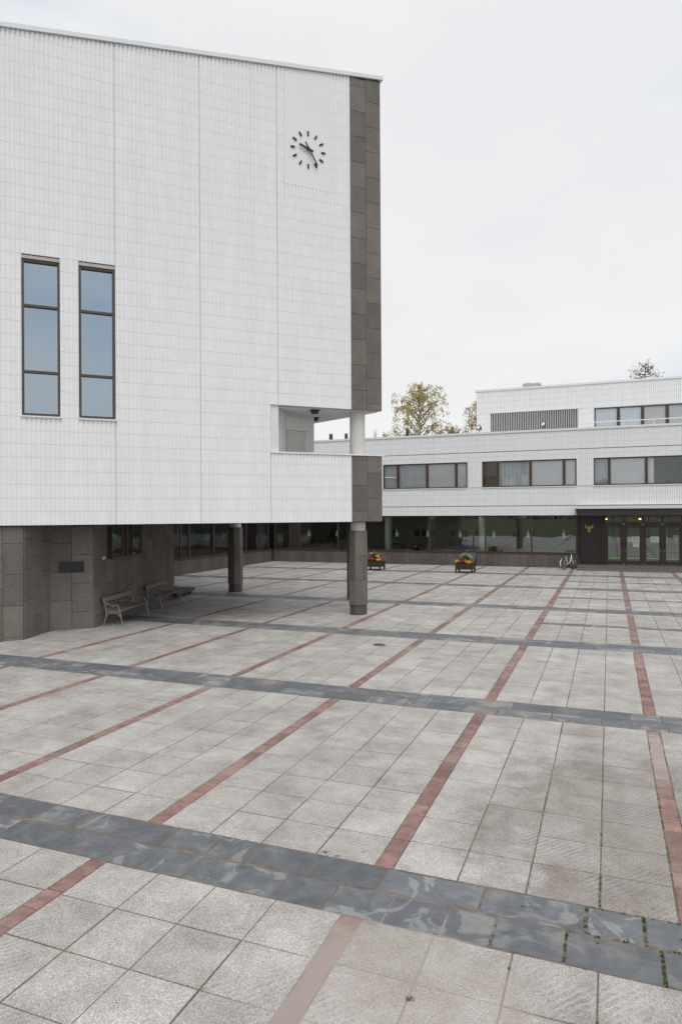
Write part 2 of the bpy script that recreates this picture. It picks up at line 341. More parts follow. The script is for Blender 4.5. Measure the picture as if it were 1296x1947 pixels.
PINK = leaf_mat('crimson_petals', (0.42, 0.02, 0.09), (0.6, 0.09, 0.2))
MAG = leaf_mat('magenta_petals', (0.5, 0.01, 0.22), (0.6, 0.05, 0.32))
CREAM = leaf_mat('cream_petals', (0.7, 0.68, 0.5), (0.8, 0.8, 0.72))
BIRCH_BARK = simple('birch_bark', (0.42, 0.39, 0.34), 0.8, var=0.6, scale=4)
BARK = simple('grey_brown_bark', (0.16, 0.13, 0.10), 0.9, var=0.3)
LEAF_A = leaf_mat('autumn_birch_leaves', (0.42, 0.37, 0.11), (0.66, 0.55, 0.21))
LEAF_B = leaf_mat('rusty_birch_leaves', (0.46, 0.33, 0.17), (0.64, 0.48, 0.28))
LEAF_C = leaf_mat('olive_needles', (0.14, 0.16, 0.07), (0.32, 0.32, 0.14))
LEAF_D = leaf_mat('dark_green_leaves', (0.03, 0.05, 0.012), (0.08, 0.10, 0.03))
GOLD = simple('dull_gold', (0.40, 0.24, 0.09), 0.4, 0.5, var=0.12)
PAPER = simple('white_paper', (0.72, 0.76, 0.68), 0.7, var=0.03)
PRINT = simple('grey_print', (0.25, 0.28, 0.25), 0.8)
GREEN = simple('green_door_stripe', (0.02, 0.22, 0.06), 0.5)
CREAMSTRIPE = simple('cream_door_stripe', (0.55, 0.55, 0.35), 0.5)
STEP = granite_mat('worn_step_stone', (0.09, 0.082, 0.075), (0.2, 0.188, 0.175), 0.15)
RUST = simple('rusty_drain_iron', (0.13, 0.075, 0.05), 0.8, var=0.4, scale=30)
PLAQUE = simple('black_plaque', (0.012, 0.012, 0.013), 0.35)
BLUEBOX = simple('blue_grey_lid', (0.055, 0.075, 0.10), 0.4)
BIKE_WHITE = simple('white_bicycle_paint', (0.78, 0.78, 0.78), 0.3)
RUBBER = simple('black_rubber', (0.014, 0.014, 0.014), 0.7)
RED = simple('red_reflector', (0.45, 0.02, 0.05), 0.3)
STEEL = simple('bare_steel', (0.45, 0.45, 0.46), 0.35, 0.8)

# ------------------------------------------------------------------ which pieces show largest in the photograph
CAMI = cam.matrix_world.inverted()
def in_view(x, y, z, m=0.06):
    p = CAMI @ Vector((x, y, z))
    if p.z > -0.5: return None
    a, b = p.x/-p.z, p.y/-p.z
    if abs(a) > 0.5+m or abs(b) > 0.75+m: return None
    return -p.z
# ------------------------------------------------------------------ ground
g = MB(); g.quad((-900, -900, -0.08), (900, -900, -0.08), (900, 1500, -0.08), (-900, 1500, -0.08))
tag(g.build('ground', GRASS), kind='structure')
pl = MB(); pl.quad((-40, -12, -0.0045), (24, -12, -0.0045), (24, 46.5, -0.0045), (-40, 46.5, -0.0045))
plaza = pl.build('plaza', JOINT); tag(plaza, kind='structure')
# lawn bank behind the camera (seen mirrored in the ground-floor glass)
lb = MB()
prof = [(-12.0, -0.06), (-12.6, 0.12), (-20, 0.9), (-30, 1.7), (-45, 2.2), (-140, 2.4)]
for (y0, z0), (y1, z1) in zip(prof, prof[1:]): lb.quad((-120, y1, z1), (120, y1, z1), (120, y0, z0), (-120, y0, z0))
tag(lb.build('lawn_bank', GRASS), kind='structure')

# ------------------------------------------------------------------ paving: slabs, slate bands, red strips
PV, V0, SW = 2.7262, -2.191, 0.19                     # strip period, first strip, strip width
VMIN, VMAX = -38.0, 20.0
bands = [(-11.9, -11.0), (-6.9, -6.0), (-0.95, -0.08), (5.546, 6.44), (11.94, 12.88), (18.44, 19.42), (25.24, 26.22), (32.42, 33.32), (39.25, 40.15)]
mids = {5: 22.33, 6: 29.3, 7: 36.25}                  # extra single-course bands right of one strip
MIDW = 0.40; MIDV = V0+SW
def unit_block(name, mat, bev=0.03):
    """1 x 1 block with a chamfered top, origin at the centre of the top face"""
    b = MB(); e = bev
    v = [(-.5,-.5,-1),(.5,-.5,-1),(.5,.5,-1),(-.5,.5,-1),(-.5,-.5,-.12),(.5,-.5,-.12),(.5,.5,-.12),(-.5,.5,-.12),
         (-.5+e,-.5+e,0),(.5-e,-.5+e,0),(.5-e,.5-e,0),(-.5+e,.5-e,0)]
    b.add(v, [(8,9,10,11)]+[(i, (i+1) % 4, 4+(i+1) % 4, 4+i) for i in range(4)]+[(4+i, 4+(i+1) % 4, 8+(i+1) % 4, 8+i) for i in range(4)])
    return b.mesh(name, mat)
def lay(kind, rects, mat, bev, th, gap, dz, tilt=0.0):
    """rects: x0,x1,y0,y1 ; the 300 that show largest become parts of the plaza, the rest one joined part"""
    scored = []
    for r in rects:
        d = in_view((r[0]+r[1])/2, (r[2]+r[3])/2, 0)
        scored.append((d if d is not None else 1e6+random.random(), r))
    scored.sort(key=lambda t: t[0])
    me = unit_block(kind, mat, bev); rest = MB()
    for i, (d, (x0, x1, y0, y1)) in enumerate(scored):
        g2 = gap*random.uniform(0.7, 1.5)
        cx, cy, sx, sy = (x0+x1)/2+random.uniform(-1, 1)*gap*.25, (y0+y1)/2+random.uniform(-1, 1)*gap*.25, x1-x0-g2, y1-y0-g2
        z = random.uniform(-dz, dz); rz = random.uniform(-1, 1)*0.0025
        if i < 300 and d < 1e6:
            o = link(kind, me, plaza, (cx, cy, z), None, (sx, sy, th)); o.rotation_euler = (random.uniform(-1, 1)*tilt, random.uniform(-1, 1)*tilt, rz)
        else:
            e = bev; tx = random.uniform(-1, 1)*tilt; ty = random.uniform(-1, 1)*tilt
            P = lambda a, b, c: (cx+a*sx-b*sy*rz, cy+b*sy+a*sx*rz, z+c*th+a*sx*ty+b*sy*tx)
            vs = [P(a, b, -.5) for a, b in ((-.5,-.5),(.5,-.5),(.5,.5),(-.5,.5))]+[P(a, b, 0) for a, b in ((-.5+e,-.5+e),(.5-e,-.5+e),(.5-e,.5-e),(-.5+e,.5-e))]
            rest.add(vs, [(4,5,6,7)]+[(k, (k+1) % 4, 4+(k+1) % 4, 4+k) for k in range(4)])
    if rest.v: tag(rest.build(kind+'_field', mat, plaza), kind='stuff')
slabs, slates, bricks = [], [], []
ks = range(math.floor((VMIN-V0)/PV), math.ceil((VMAX-V0)/PV)+1)
def slab_rows(u0, u1, n):
    h = (u1-u0)/n; return [(u0+i*h, u0+(i+1)*h) for i in range(n)]
def slate_course(v0, v1, u0, u1):
    x = v0-random.uniform(0, 0.5)
    while x < v1:
        L = random.choice((0.42, 0.5, 0.6, 0.66, 0.75, 0.9))*random.uniform(0.9, 1.1)
        a, b = max(x, v0), min(x+L, v1)
        if b-a > 0.12: slates.append((a, b, u0+random.uniform(0, .02), u1-random.uniform(0, .02)))
        x += L
spans = []
for i in range(len(bands)-1): spans.append((i, bands[i][1], bands[i+1][0]))
spans.append((99, bands[-1][1], 45.02))
for i, u0, u1 in spans:
    n = max(1, round((u1-u0)/0.635)); mid = mids.get(i)
    for k in ks:
        s0 = V0+k*PV
        if s0 > VMAX or s0+PV < VMIN: continue
        right = mid is not None and s0+SW >= MIDV-1e-6
        if right:
            m0, m1 = mid-MIDW/2, mid+MIDW/2
            segs = slab_rows(u0, m0, max(1, round((m0-u0)/0.635)))+slab_rows(m1, u1, max(1, round((u1-m1)/0.635)))
        else: segs = slab_rows(u0, u1, n)
        cw = (PV-SW)/4
        for a, b in segs:
            for c in range(4): slabs.append((s0+SW+c*cw, s0+SW+(c+1)*cw, a, b))
        nb = max(1, round((u1-u0)/0.3))
        for a, b in slab_rows(u0, u1, nb):
            if right and k > 0 and mid-MIDW/2-.1 < (a+b)/2 < mid+MIDW/2+.1: continue
            j_ = random.uniform(-.008, .008); bricks.append((s0+j_, s0+SW+j_, a, b))
    if mid is not None:
        slate_course(MIDV, VMAX, mid-MIDW/2, mid+MIDW/2)
for a, b in bands:
    m = (a+b)/2+random.uniform(-.03, .03); slate_course(VMIN, VMAX, a, m); slate_course(VMIN, VMAX, m, b)
def clear(r):   # nothing under the solid foot of the wing or left of the courtyard wall
    cx, cy = (r[0]+r[1])/2, (r[2]+r[3])/2
    if cx < -23.1 and cy > 22: return False
    return True
lay('paving_slab', [r for r in slabs if clear(r)], PAVER, 0.005, 0.05, 0.0115, 0.0014, 0.002)
lay('slate_slab', [r for r in slates if clear(r)], SLATE, 0.010, 0.05, 0.016, 0.0015, 0.003)
lay('red_brick', [r for r in bricks if clear(r)], BRICK, 0.02, 0.05, 0.011, 0.0014, 0.004)

# moss and small weeds growing from the joints, thickest in the near right corner
ms = MB()
def tuft(x, y, r, n):
    for _ in range(n):
        a = random.uniform(0, 6.283); d = r*math.sqrt(random.random()); px, py = x+d*math.cos(a), y+d*math.sin(a)
        h = random.uniform(.006, .022); wd = random.uniform(.004, .009); b = random.uniform(0, 6.283); lx, ly = random.uniform(-.01, .01), random.uniform(-.01, .01)
        ms.add([(px-wd*math.cos(b), py-wd*math.sin(b), -.012), (px+wd*math.cos(b), py+wd*math.sin(b), -.012), (px+lx, py+ly, h-.004)], [(0, 1, 2)])
cw = (PV-SW)/4
for k in ks:
    for c in range(5):
        x = V0+k*PV+SW+c*cw
        if not -1.2 < x < 2.6: continue
        y = 3.2
        while y < 12:
            wgt = max(0.0, 1-abs(x-0.9)/1.9)*max(0, 1-(y-4.5)/6.5)*(0.5+0.5*math.sin(y*2.1+x*5))
            if random.random() < wgt: tuft(x+random.gauss(0, .004), y, random.uniform(.005, .013), random.randint(4, 12))
            y += random.uniform(.012, .05)
for r in slates:
    if r[2] > 8 or not -1.5 < r[0] < 3: continue
    for _ in range(40):
        wgt = max(0.0, 1-abs(r[0]-1.0)/2.0)
        if random.random() < wgt*.8: tuft(r[0]+random.gauss(0, .004), random.uniform(r[2], r[3]), .012, random.randint(5, 14))
        if random.random() < wgt*.6: tuft(random.uniform(r[0], r[1]), random.choice((r[2], r[3]))+random.gauss(0, .004), .009, random.randint(4, 10))
tuft(-1.35, 4.75, .03, 60); tuft(-2.75, 6.5, .03, 50); tuft(-2.6, 6.47, .025, 40); tuft(0.85, 6.45, .05, 160)
tag(ms.build('moss', leaf_mat('joint_moss', (0.10, 0.12, 0.02), (0.2, 0.21, 0.05))), 'green moss and small weeds growing in the paving joints', 'moss', kind='stuff')
# drain covers
def drain(x, y, label):
    t = empty('drain_cover', (x, y, 0.004))
    b = MB(); b.lathe([(.17, -.02), (.17, .004), (.14, .005), (.14, -.004), (0.0, -.004)], 20); b.build('rim', RUST, t)
    for i in range(-3, 4):
        c = MB(); l = math.sqrt(.14**2-(i*.04)**2); c.box(i*.04-.011, i*.04+.011, -l, l, -.006, .004); c.build('bar', RUST, t)
    tag(t, label, 'drain', 'round drain covers in the square')
drain(-5.7, 17.25, 'small rusty drain cover in the paving nearest the column')
drain(-11.25, 33.3, 'small rusty drain cover in front of the left flower planter')

# ------------------------------------------------------------------ clock tower block (45 degrees to the paving)
P0 = (-7.857, 21.892)
tower = empty('clock_building', (P0[0], P0[1], 0), R(45))
tag(tower, 'tall white ribbed-tile building with a clock and brown granite corner, raised on columns', 'building')
Q = 2**-.5
def loc(p): x, y = p[0]-P0[0], p[1]-P0[1]; return ((x+y)*Q, (y-x)*Q)      # plaza -> tower (s, depth)
ZB, RH = 3.213, 0.3804
def ztop(s): return 17.0+(s+10.95)*0.1222
SL = -15.44; SRC, SR = -.33, .80
def redge(d): return SR-.29*d                                       # rear edge of the wedge
ZS, ZP, ZF = ZB+10*RH, ZB+6*RH-.04, 4.35                            # balcony soffit, parapet top, balcony floor
SBAL = -3.19
W1, W2 = (-10.445, -9.44), (-8.945, -7.945); WZ0, WZ1 = ZB+8*RH, ZB+20*RH
holes = [(W1[0], W1[1], WZ0, WZ1), (W2[0], W2[1], WZ0, WZ1), (SBAL, SR+1, ZP, ZS)]
wl = MB(); wl.wall(SL, SR-.01, ZB, ztop, 0.0, 0.22, holes)
wl.build('front_wall', GROUT, tower)
# core volumes behind the front wall
c = MB()
c.prism([(SL, .223), (redge(.223)-.01, .223), (redge(14)-.01, 14), (SL, 14)], ZB, ZF)
c.prism([(SL, 1.4), (-2.9, 1.4), (-2.25, 1.28), (-1.04, 1.68), (-4.6, 14), (SL, 14)], ZF, ZS)
c.prism([(SL, .223), (-7.5, .223), (-7.5, 1.5), (SL, 1.5)], ZF, WZ0-.3)
c.prism([(-7.5, .223), (-2.92, .223), (-2.25, 1.28), (-2.25, 1.4), (-7.5, 1.4)], ZF, ZS)
zt2 = lambda x, y: ztop(x)-.005
c.prism([(SL, 1.2), (redge(1.2)-.01, 1.2), (redge(14)-.01, 14), (SL, 14)], ZS, zt2)
c.prism([(-7.3, .223), (redge(.223)-.01, .223), (redge(1.2)-.01, 1.2), (-7.3, 1.2)], ZS, zt2)
c.prism([(SL, .223), (-7.3, .223), (-7.3, 1.2), (SL, 1.2)], WZ1+.3, zt2)
c.prism([(redge(.223)-.22, .223), (redge(.223)-.01, .223), (redge(5)-.01, 5), (redge(5)-.22, 5)], ZF, ZP)
c.build('wall_core', PLASTER, tower)
# smooth strip beside the balcony opening
b = MB(); b.box(SBAL+.002, -2.92, .03, .22, ZP, ZS-.002); b.build('smooth_jamb', PLASTER, tower)
# ribbed tiles
def tile_profile(w): k = w/.125; return [(.0*k, -.004), (.018*k, -.0045), (.028*k, -.028), (.0625*k, -.037), (.097*k, -.028), (.107*k, -.0045), (.125*k, -.004)]
def tile_into(mb, s0, w, z0, z1, zl=None, zr=None):
    pr = tile_profile(w); n = len(pr); zf = (lambda x: z1) if zl is None else (lambda x: zl+(zr-zl)*x/w)
    vs = [(s0+x, y, z0) for x, y in pr]+[(s0+x, y, zf(x)) for x, y in pr]+[(s0+pr[0][0], 0.002, z0), (s0+pr[-1][0], .002, z0), (s0+pr[0][0], .002, zf(0)), (s0+pr[-1][0], .002, zf(w))]
    fs = [(i, i+1, n+i+1, n+i) for i in range(n-1)]+[tuple(range(n, 2*n))+(2*n+3, 2*n+2), tuple(reversed(range(n)))+(2*n, 2*n+1)]
    mb.add(vs, fs)
cols_up, cols_lo = [], []
def panel_cols(a, b, n, dst):
    j = .022; w = (b-a-j)/n
    for i in range(n): dst.append((a+j/2+i*w, w))
for dst in (cols_up, cols_lo): panel_cols(-15.44, -12.94, 20, dst); panel_cols(-12.94, -7.94, 40, dst); panel_cols(-7.94, -5.44, 20, dst)
panel_cols(-5.44, -2.94, 20, cols_up); panel_cols(-2.94, SRC, 21, cols_up)
panel_cols(-5.44, SBAL, 18, cols_lo); panel_cols(SBAL, SRC, 23, cols_lo)
CP0, CP1, CPZ = -2.69, -1.055, ZB+29*RH
cand = []; rest = MB(); G = .0065
for row in range(0, 41):
    z0 = ZB+row*RH+(G/2 if row else 0); z1 = ZB+(row+1)*RH-G/2
    for s0, wd in (cols_lo if row < 6 else cols_up):
        sc = s0+wd/2
        if 8 <= row < 20 and (W1[0] < sc < W1[1] or W2[0] < sc < W2[1]): continue
        if 6 <= row < 10 and sc > SBAL: continue
        if row >= 29 and CP0 < sc < CP1: continue
        tl, tr = ztop(s0)-.012, ztop(s0+wd)-.012
        if z0 > min(tl, tr)-.03: continue
        if row == 5:
            z1 = ZB+6*RH-.045 if sc > SBAL else ZB+6*RH-G/2
        if z1 > tl or z1 > tr: tile_into(rest, s0, wd, z0, z1, min(z1, tl), min(z1, tr)); continue
        wx, wy = P0[0]+sc*Q, P0[1]+sc*Q
        d = in_view(wx, wy, (z0+z1)/2, 0.0)
        if d is not None and abs(z1-z0-(RH-G)) < 1e-6 and abs(wd-(5-.022)/40) < 1e-6: cand.append((d, s0, wd, z0, z1))
        else: tile_into(rest, s0, wd, z0, z1)
cand.sort()
tb = MB(); tile_into(tb, 0, (5-.022)/40, 0, RH-G); tme = tb.mesh('tile', TILE)
for i, (d, s0, wd, z0, z1) in enumerate(cand):
    if i < 300: link('tile', tme, tower, (s0, 0, z0))
    else: tile_into(rest, s0, wd, z0, z1)
tag(rest.build('tile_field', TILE, tower), kind='stuff')
# plain panel behind the clock
b = MB(); b.wall(CP0+.004, CP1-.004, CPZ+.003, lambda x: ztop(x)-.013, -.022, .001); b.build('clock_panel', simple('smooth_white_panel', (0.765, 0.78, 0.795), 0.6, var=0.02, scale=1.2), tower)
# coping along the sloping roof edge
b = MB()
for (s0, s1) in [(SL, -10.9), (-10.895, -6.4), (-6.395, -2.2), (-2.195, SR+.10)]:
    b.prism([(s0, -.085), (s1, -.085), (s1, .5), (s0, .5)], lambda x, y: ztop(x), lambda x, y: ztop(x)+.125)
b.prism([(SR+.10, -.085), (redge(0)+.10, -.085), (redge(14)+.10, 14), (redge(14)-.4, 14), (redge(.5)-.4, .501), (SR+.1-.5, .501)], lambda x, y: ztop(x)+.001, lambda x, y: ztop(x)+.124)
b.build('roof_coping', COPING, tower)
b = MB(); b.box(.38, .62, .2, .28, ztop(.5)+.12, ztop(.5)+.17); b.build('roof_bracket', COPING, tower)
b = MB(); b.box(SBAL-.01, SR+.06, -.065, .25, ZP, ZP+.05); b.build('parapet_cap', WHITE_METAL, tower)
# granite corner panels
def gpanel(name, s0, s1, z0, z1, y, th, mat, parent):
    """thin granite slab, bevelled, local front at y"""
    g = .004; e = .005; a, b_, c_, d_ = s0+g, s1-g, z0+g, z1-g
    m = MB(); v = [(a, y+th, c_), (b_, y+th, c_), (b_, y+th, d_), (a, y+th, d_), (a, y+e, c_), (b_, y+e, c_), (b_, y+e, d_), (a, y+e, d_),
                   (a+e, y, c_+e), (b_-e, y, c_+e), (b_-e, y, d_-e), (a+e, y, d_-e)]
    m.add(v, [(8,9,10,11)]+[(i, (i+1) % 4, 4+(i+1) % 4, 4+i) for i in range(4)]+[(4+i, 4+(i+1) % 4, 8+(i+1) % 4, 8+i) for i in range(4)])
    return m.build(name, mat, parent)
def gcolumn(s0, s1, za, zb_, off, rh, y, th, mat, parent, jl=None):
    z = za-off
    while z < zb_-.02:
        a, b_ = max(z, za), min(z+rh, zb_)
        if b_-a > .03: gpanel('granite_panel', s0, s1, a, b_, y, th, mat, parent)
        z += rh
SM = .235
for s0, s1, off in ((SRC, SM, .2), (SM, SR, .63)):
    gcolumn(s0, s1, ZS+.002, ztop((s0+s1)/2)-.05, off, .862, -.036, .034, GRANITE, tower)
    gcolumn(s0, s1, ZB, ZP-.004, off+.3, .862, -.036, .034, GRANITE, tower)
b = MB(); b.wall(SRC+.01, SR-.01, ZS, lambda x: ztop(x)-.004, -.012, -.001); b.box(SRC+.01, SR-.01, -.012, -.001, ZB+.003, ZP-.003); b.build('granite_backing', GRANITE_JOINT, tower)
# the side that runs back from the corner, clad the same way
side = math.atan2(1, -.29)
for zz in range(14):
    z0 = ZS+.862*zz; z1 = min(z0+.862, ztop(.4)-.1)
    if z1-z0 < .1: continue
    p = gpanel('granite_panel', 0.02, .80, z0, z1, 0, .03, GRANITE, tower); p.location = (SR+.012, .0, 0); p.rotation_euler = (0, 0, side)
for z0, z1 in ((ZB, ZB+1.1), (ZB+1.1, ZP)):
    p = gpanel('granite_panel', 0.02, .80, z0, z1, 0, .03, GRANITE, tower); p.location = (SR+.012, .0, 0); p.rotation_euler = (0, 0, side)
# tall windows
for k, (a, b_) in enumerate((W1, W2)):
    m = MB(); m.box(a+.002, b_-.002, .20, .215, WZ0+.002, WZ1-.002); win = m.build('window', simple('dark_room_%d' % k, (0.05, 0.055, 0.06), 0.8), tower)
    m = MB(); x0, x1, z0, z1, f = a+.01, b_-.01, WZ0+.05, WZ1-.13, .06
    m.box(x0, x0+f, .03, .16, z0, z1); m.box(x1-f, x1, .03, .16, z0, z1); m.box(x0+f, x1-f, .031, .16, z0, z0+f); m.box(x0+f, x1-f, .031, .16, z1-f, z1)
    for zt in (9.40, 7.54): m.box(x0+f, x1-f, .035, .155, zt-.032, zt+.032)
    m.build('frame', BRONZE, win)
    zz = [z0+f, 7.54-.032, 7.54+.032, 9.40-.032, 9.40+.032, z1-f]
    for i in (0, 2, 4):
        p = MB(); p.box(x0+f-.005, x1-f+.005, .115, .121, zz[i]-.005, zz[i+1]+.005); p.build('pane', GLASS_T, win)
    m = MB(); m.box(a-.01, b_+.03, -.075, .16, WZ0-.012, WZ0+.03); m.build('sill', WHITE_METAL, win)
    m = MB(); m.box(a+.004, b_-.004, -.01, .14, WZ1-.12, WZ1-.03); m.build('lintel_flashing', simple('aged_flashing_%d' % k, (0.42, 0.415, 0.40), 0.6, var=0.2), win)
# clock
clk = empty('wall_clock', (P0[0]-1.862*Q, P0[1]-1.862*Q, 15.481), R(45))
tag(clk, 'black wall clock of hour strokes and two hands on smooth white panel', 'clock')
def stroke(mb, ang, r0, r1, wd, y0, y1):
    a = R(ang); dx, dz = math.sin(a), math.cos(a); px, pz = dz*wd/2, -dx*wd/2
    q = [(dx*r0-px, dz*r0-pz), (dx*r0+px, dz*r0+pz), (dx*r1+px, dz*r1+pz), (dx*r1-px, dz*r1-pz)]
    mb.add([(x, y0, z) for x, z in q]+[(x, y1, z) for x, z in q], [(0,1,2,3),(7,6,5,4),(1,0,4,5),(2,1,5,6),(3,2,6,7),(0,3,7,4)])
for h in range(12):
    m = MB(); stroke(m, h*30, .465, .61, .052, -.055, -.022); m.build('hour_mark', BLACKPAINT, clk)
m = MB(); stroke(m, 288, -.17, .34, .075, -.10, -.085); m.build('hour_hand', BLACKPAINT, clk)
m = MB(); stroke(m, 149, -.24, .58, .045, -.125, -.11); m.build('minute_hand', BLACKPAINT, clk)
m = MB(); m.tube([(0, -.13, 0), (0, -.02, 0)], .035, 12); m.build('spindle', BLACK, clk)
# balcony: boarded soffit, back wall with slatted door, lamps
dd = .225; i = 0
while dd < 4.6:
    d1 = dd+.29
    left = -2.92+(dd-.0)*.52 if dd < 1.28 else (-2.25+(dd-1.28)*3.0 if dd < 1.68 else -1.04-(dd-1.68)*.29)
    m = MB(); m.prism([(left, dd), (redge(dd)-.02, dd), (redge(d1)-.02, d1), (left, d1-.0)], ZS-.028, ZS-.003); m.build('soffit_board', PLASTER, tower)
    dd += .325
def wallpt(p, q, t): return (p[0]+(q[0]-p[0])*t, p[1]+(q[1]-p[1])*t)
def slats(p, q, n, z0, z1, name, mat):
    L = math.hypot(q[0]-p[0], q[1]-p[1]); an = math.atan2(q[1]-p[1], q[0]-p[0])
    m = MB(); m.box(.006, L/n-.006, -.02, 0, 0, z1-z0); me = m.mesh(name, mat)
    for i in range(n):
        t = wallpt(p, q, i/n); link(name, me, tower, (t[0], t[1], z0), an)
pA, pB, pC = (-2.905, .235), (-2.245, 1.275), (-1.04, 1.675)
slats(wallpt(pA, pB, .35), pB, 6, ZF, ZS-.05, 'wall_board', PLASTER)
pD = wallpt(pB, pC, .04); pE = wallpt(pB, pC, .66)
slats((pD[0]+.004, pD[1]-.012), (pE[0]+.004, pE[1]-.012), 8, ZF, 6.36, 'door_board', simple('warm_white_boards', (0.62, 0.61, 0.58), 0.6))
L = math.hypot(pC[0]-pB[0], pC[1]-pB[1]); an = math.atan2(pC[1]-pB[1], pC[0]-pB[0])
m = MB(); m.box(.0, L*.80, -.05, -.004, 6.40, 6.86); m.box(L*.66, L*.70, -.05, -.004, ZF, 6.40); m.build('door_surround', PLASTER, tower, (pB[0], pB[1], 0), an)
m = MB(); m.tube([(0, 0, -.02), (0, 0, -.45)], .008, 6); m.build('pull_cord', WHITE_METAL, tower, (-2.02, .75, ZS))
for s, d in ((-1.5, .42), (-.85, 2.1)):
    m = MB(); m.lathe([(.17, 0), (.18, -.03), (.13, -.05), (.12, -.13), (.0, -.14)], 18); m.build('soffit_lamp', BLACK, tower, (s, d, ZS-.022))
m = MB(); m.box(-.03, .03, -.05, 0, -.05, .05); m.build('wall_fitting', WHITE_METAL, tower, wallpt(pA, pB, .6)+(6.15,), math.atan2(pB[1]-pA[1], pB[0]-pA[0]))

# granite foot of the building, recessed under the overhang
A = [(-15.998, .1), (-10.426, .1), (-9.74, 1.436), (-8.489, 1.401), (-4.932, 7.913), (-6.389, 13.6), (-15.58, 13.6)]
m = MB(); m.prism(A, -.05, ZB-.021); base = m.build('granite_base', GRANITE_JOINT, tower)
def panel_face(p, q, widths, z1, rh, off0, holes=(), mat=GRANITE):
    L = math.hypot(q[0]-p[0], q[1]-p[1]); an = math.atan2(q[1]-p[1], q[0]-p[0]); x = 0; k = 0
    tot = sum(widths); widths = [w_*L/tot for w_ in widths]
    for w_ in widths:
        z = -rh*(off0[k % len(off0)])
        while z < z1-.02:
            a, b_ = max(z, 0.0), min(z+rh, z1)
            for (hx0, hx1, hz0, hz1) in holes:
                if x+w_/2 > hx0 and x+w_/2 < hx1 and b_ > hz0: b_ = min(b_, hz0)
            if b_-a > .04:
                o = gpanel('granite_panel', x, x+w_, a, b_, -.03, .05, mat, base); o.location = (p[0], p[1], 0); o.rotation_euler = (0, 0, an)
            z += rh
        x += w_; k += 1
panel_face(A[0], A[1], [.53]*10+[.54], ZB-.025, .875, (.5, .35, .9, .35))
panel_face(A[1], A[2], [.5, .5, .5], ZB-.025, .875, (.75, .35, .9))
panel_face(A[2], A[3], [.63, .63], ZB-.025, .875, (.0, .4), mat=GRANITE)
WX0, WX1, WZb = 1.25, 3.75, 2.06
panel_face(A[3], A[4], [.42]+[.5]*14, ZB-.025, .875, (.6, .1, .55, .0, .45, .8), holes=[(WX0-.1, WX1+.1, WZb, 9)])
an4 = math.atan2(A[4][1]-A[3][1], A[4][0]-A[3][0])
def on4(mb, name, mat, parent=None):
    o = mb.build(name, mat, parent or base); o.location = (A[3][0], A[3][1], 0); o.rotation_euler = (0, 0, an4); return o
m = MB(); m.box(WX0, WX1, -.012, .02, WZb, ZB-.012); on4(m, 'window_recess', DARKWALL)
m = MB()
for x in (WX0, 2.15, 2.45, 2.95, WX1-.07): m.box(x, x+.07, -.05, -.013, WZb, ZB-.013)
m.box(WX0, WX1, -.075, -.0135, WZb-.05, WZb+.03); on4(m, 'window_frame', BRONZE)
for xa, xb in ((WX0+.07, 2.15), (3.02, WX1-.07)): m = MB(); m.box(xa, xb, -.028, -.022, WZb+.03, ZB-.02); on4(m, 'window_pane', GLASS_S)
def tw(s, d, z): return (P0[0]+(s-d)*Q, P0[1]+(s+d)*Q, z)
# plaque and socket on the granite
an3 = math.atan2(A[3][1]-A[2][1], A[3][0]-A[2][0])
m = MB(); m.box(.26, .98, -.052, -.0305, 1.735, 2.07); o = m.build('wall_plaque', PLAQUE, None, tw(A[2][0], A[2][1], 0), an3+R(45)); tag(o, 'blank black plaque on the brown granite wall', 'plaque')
t = empty('wall_socket', tw(A[3][0], A[3][1], 0), an4+R(45)); tag(t, 'small cream socket box on the granite wall above the nearer bench', 'socket')
m = MB(); m.box(.58, .70, -.06, -.0305, 2.07, 2.17); m.build('box', simple('cream_plastic', (0.6, 0.58, 0.48), 0.5), t)
m = MB(); m.tube([(.66, -.061, 2.12), (.66, -.085, 2.12)], .028, 10); m.build('plug', WHITE_METAL, t)
m = MB(); m.prism([(SL, .01), (SR-.04, .01), (redge(14)-.04, 14), (SL, 14)], ZB-.02, ZB-.0035); m.build('bounce_cut_soffit', simple('bounce_cut_dark', (0.06, 0.05, 0.042), 0.8, var=.2), tower)  # unseen dark underside, added to cut bounce light below the overhang
def plate(mb, poly, y0, y1):
    n = len(poly); mb.add([(x, y0, z) for x, z in poly]+[(x, y1, z) for x, z in poly], [tuple(range(n)), tuple(reversed(range(n, 2*n)))]+[((i+1) % n, i, n+i, n+(i+1) % n) for i in range(n)])
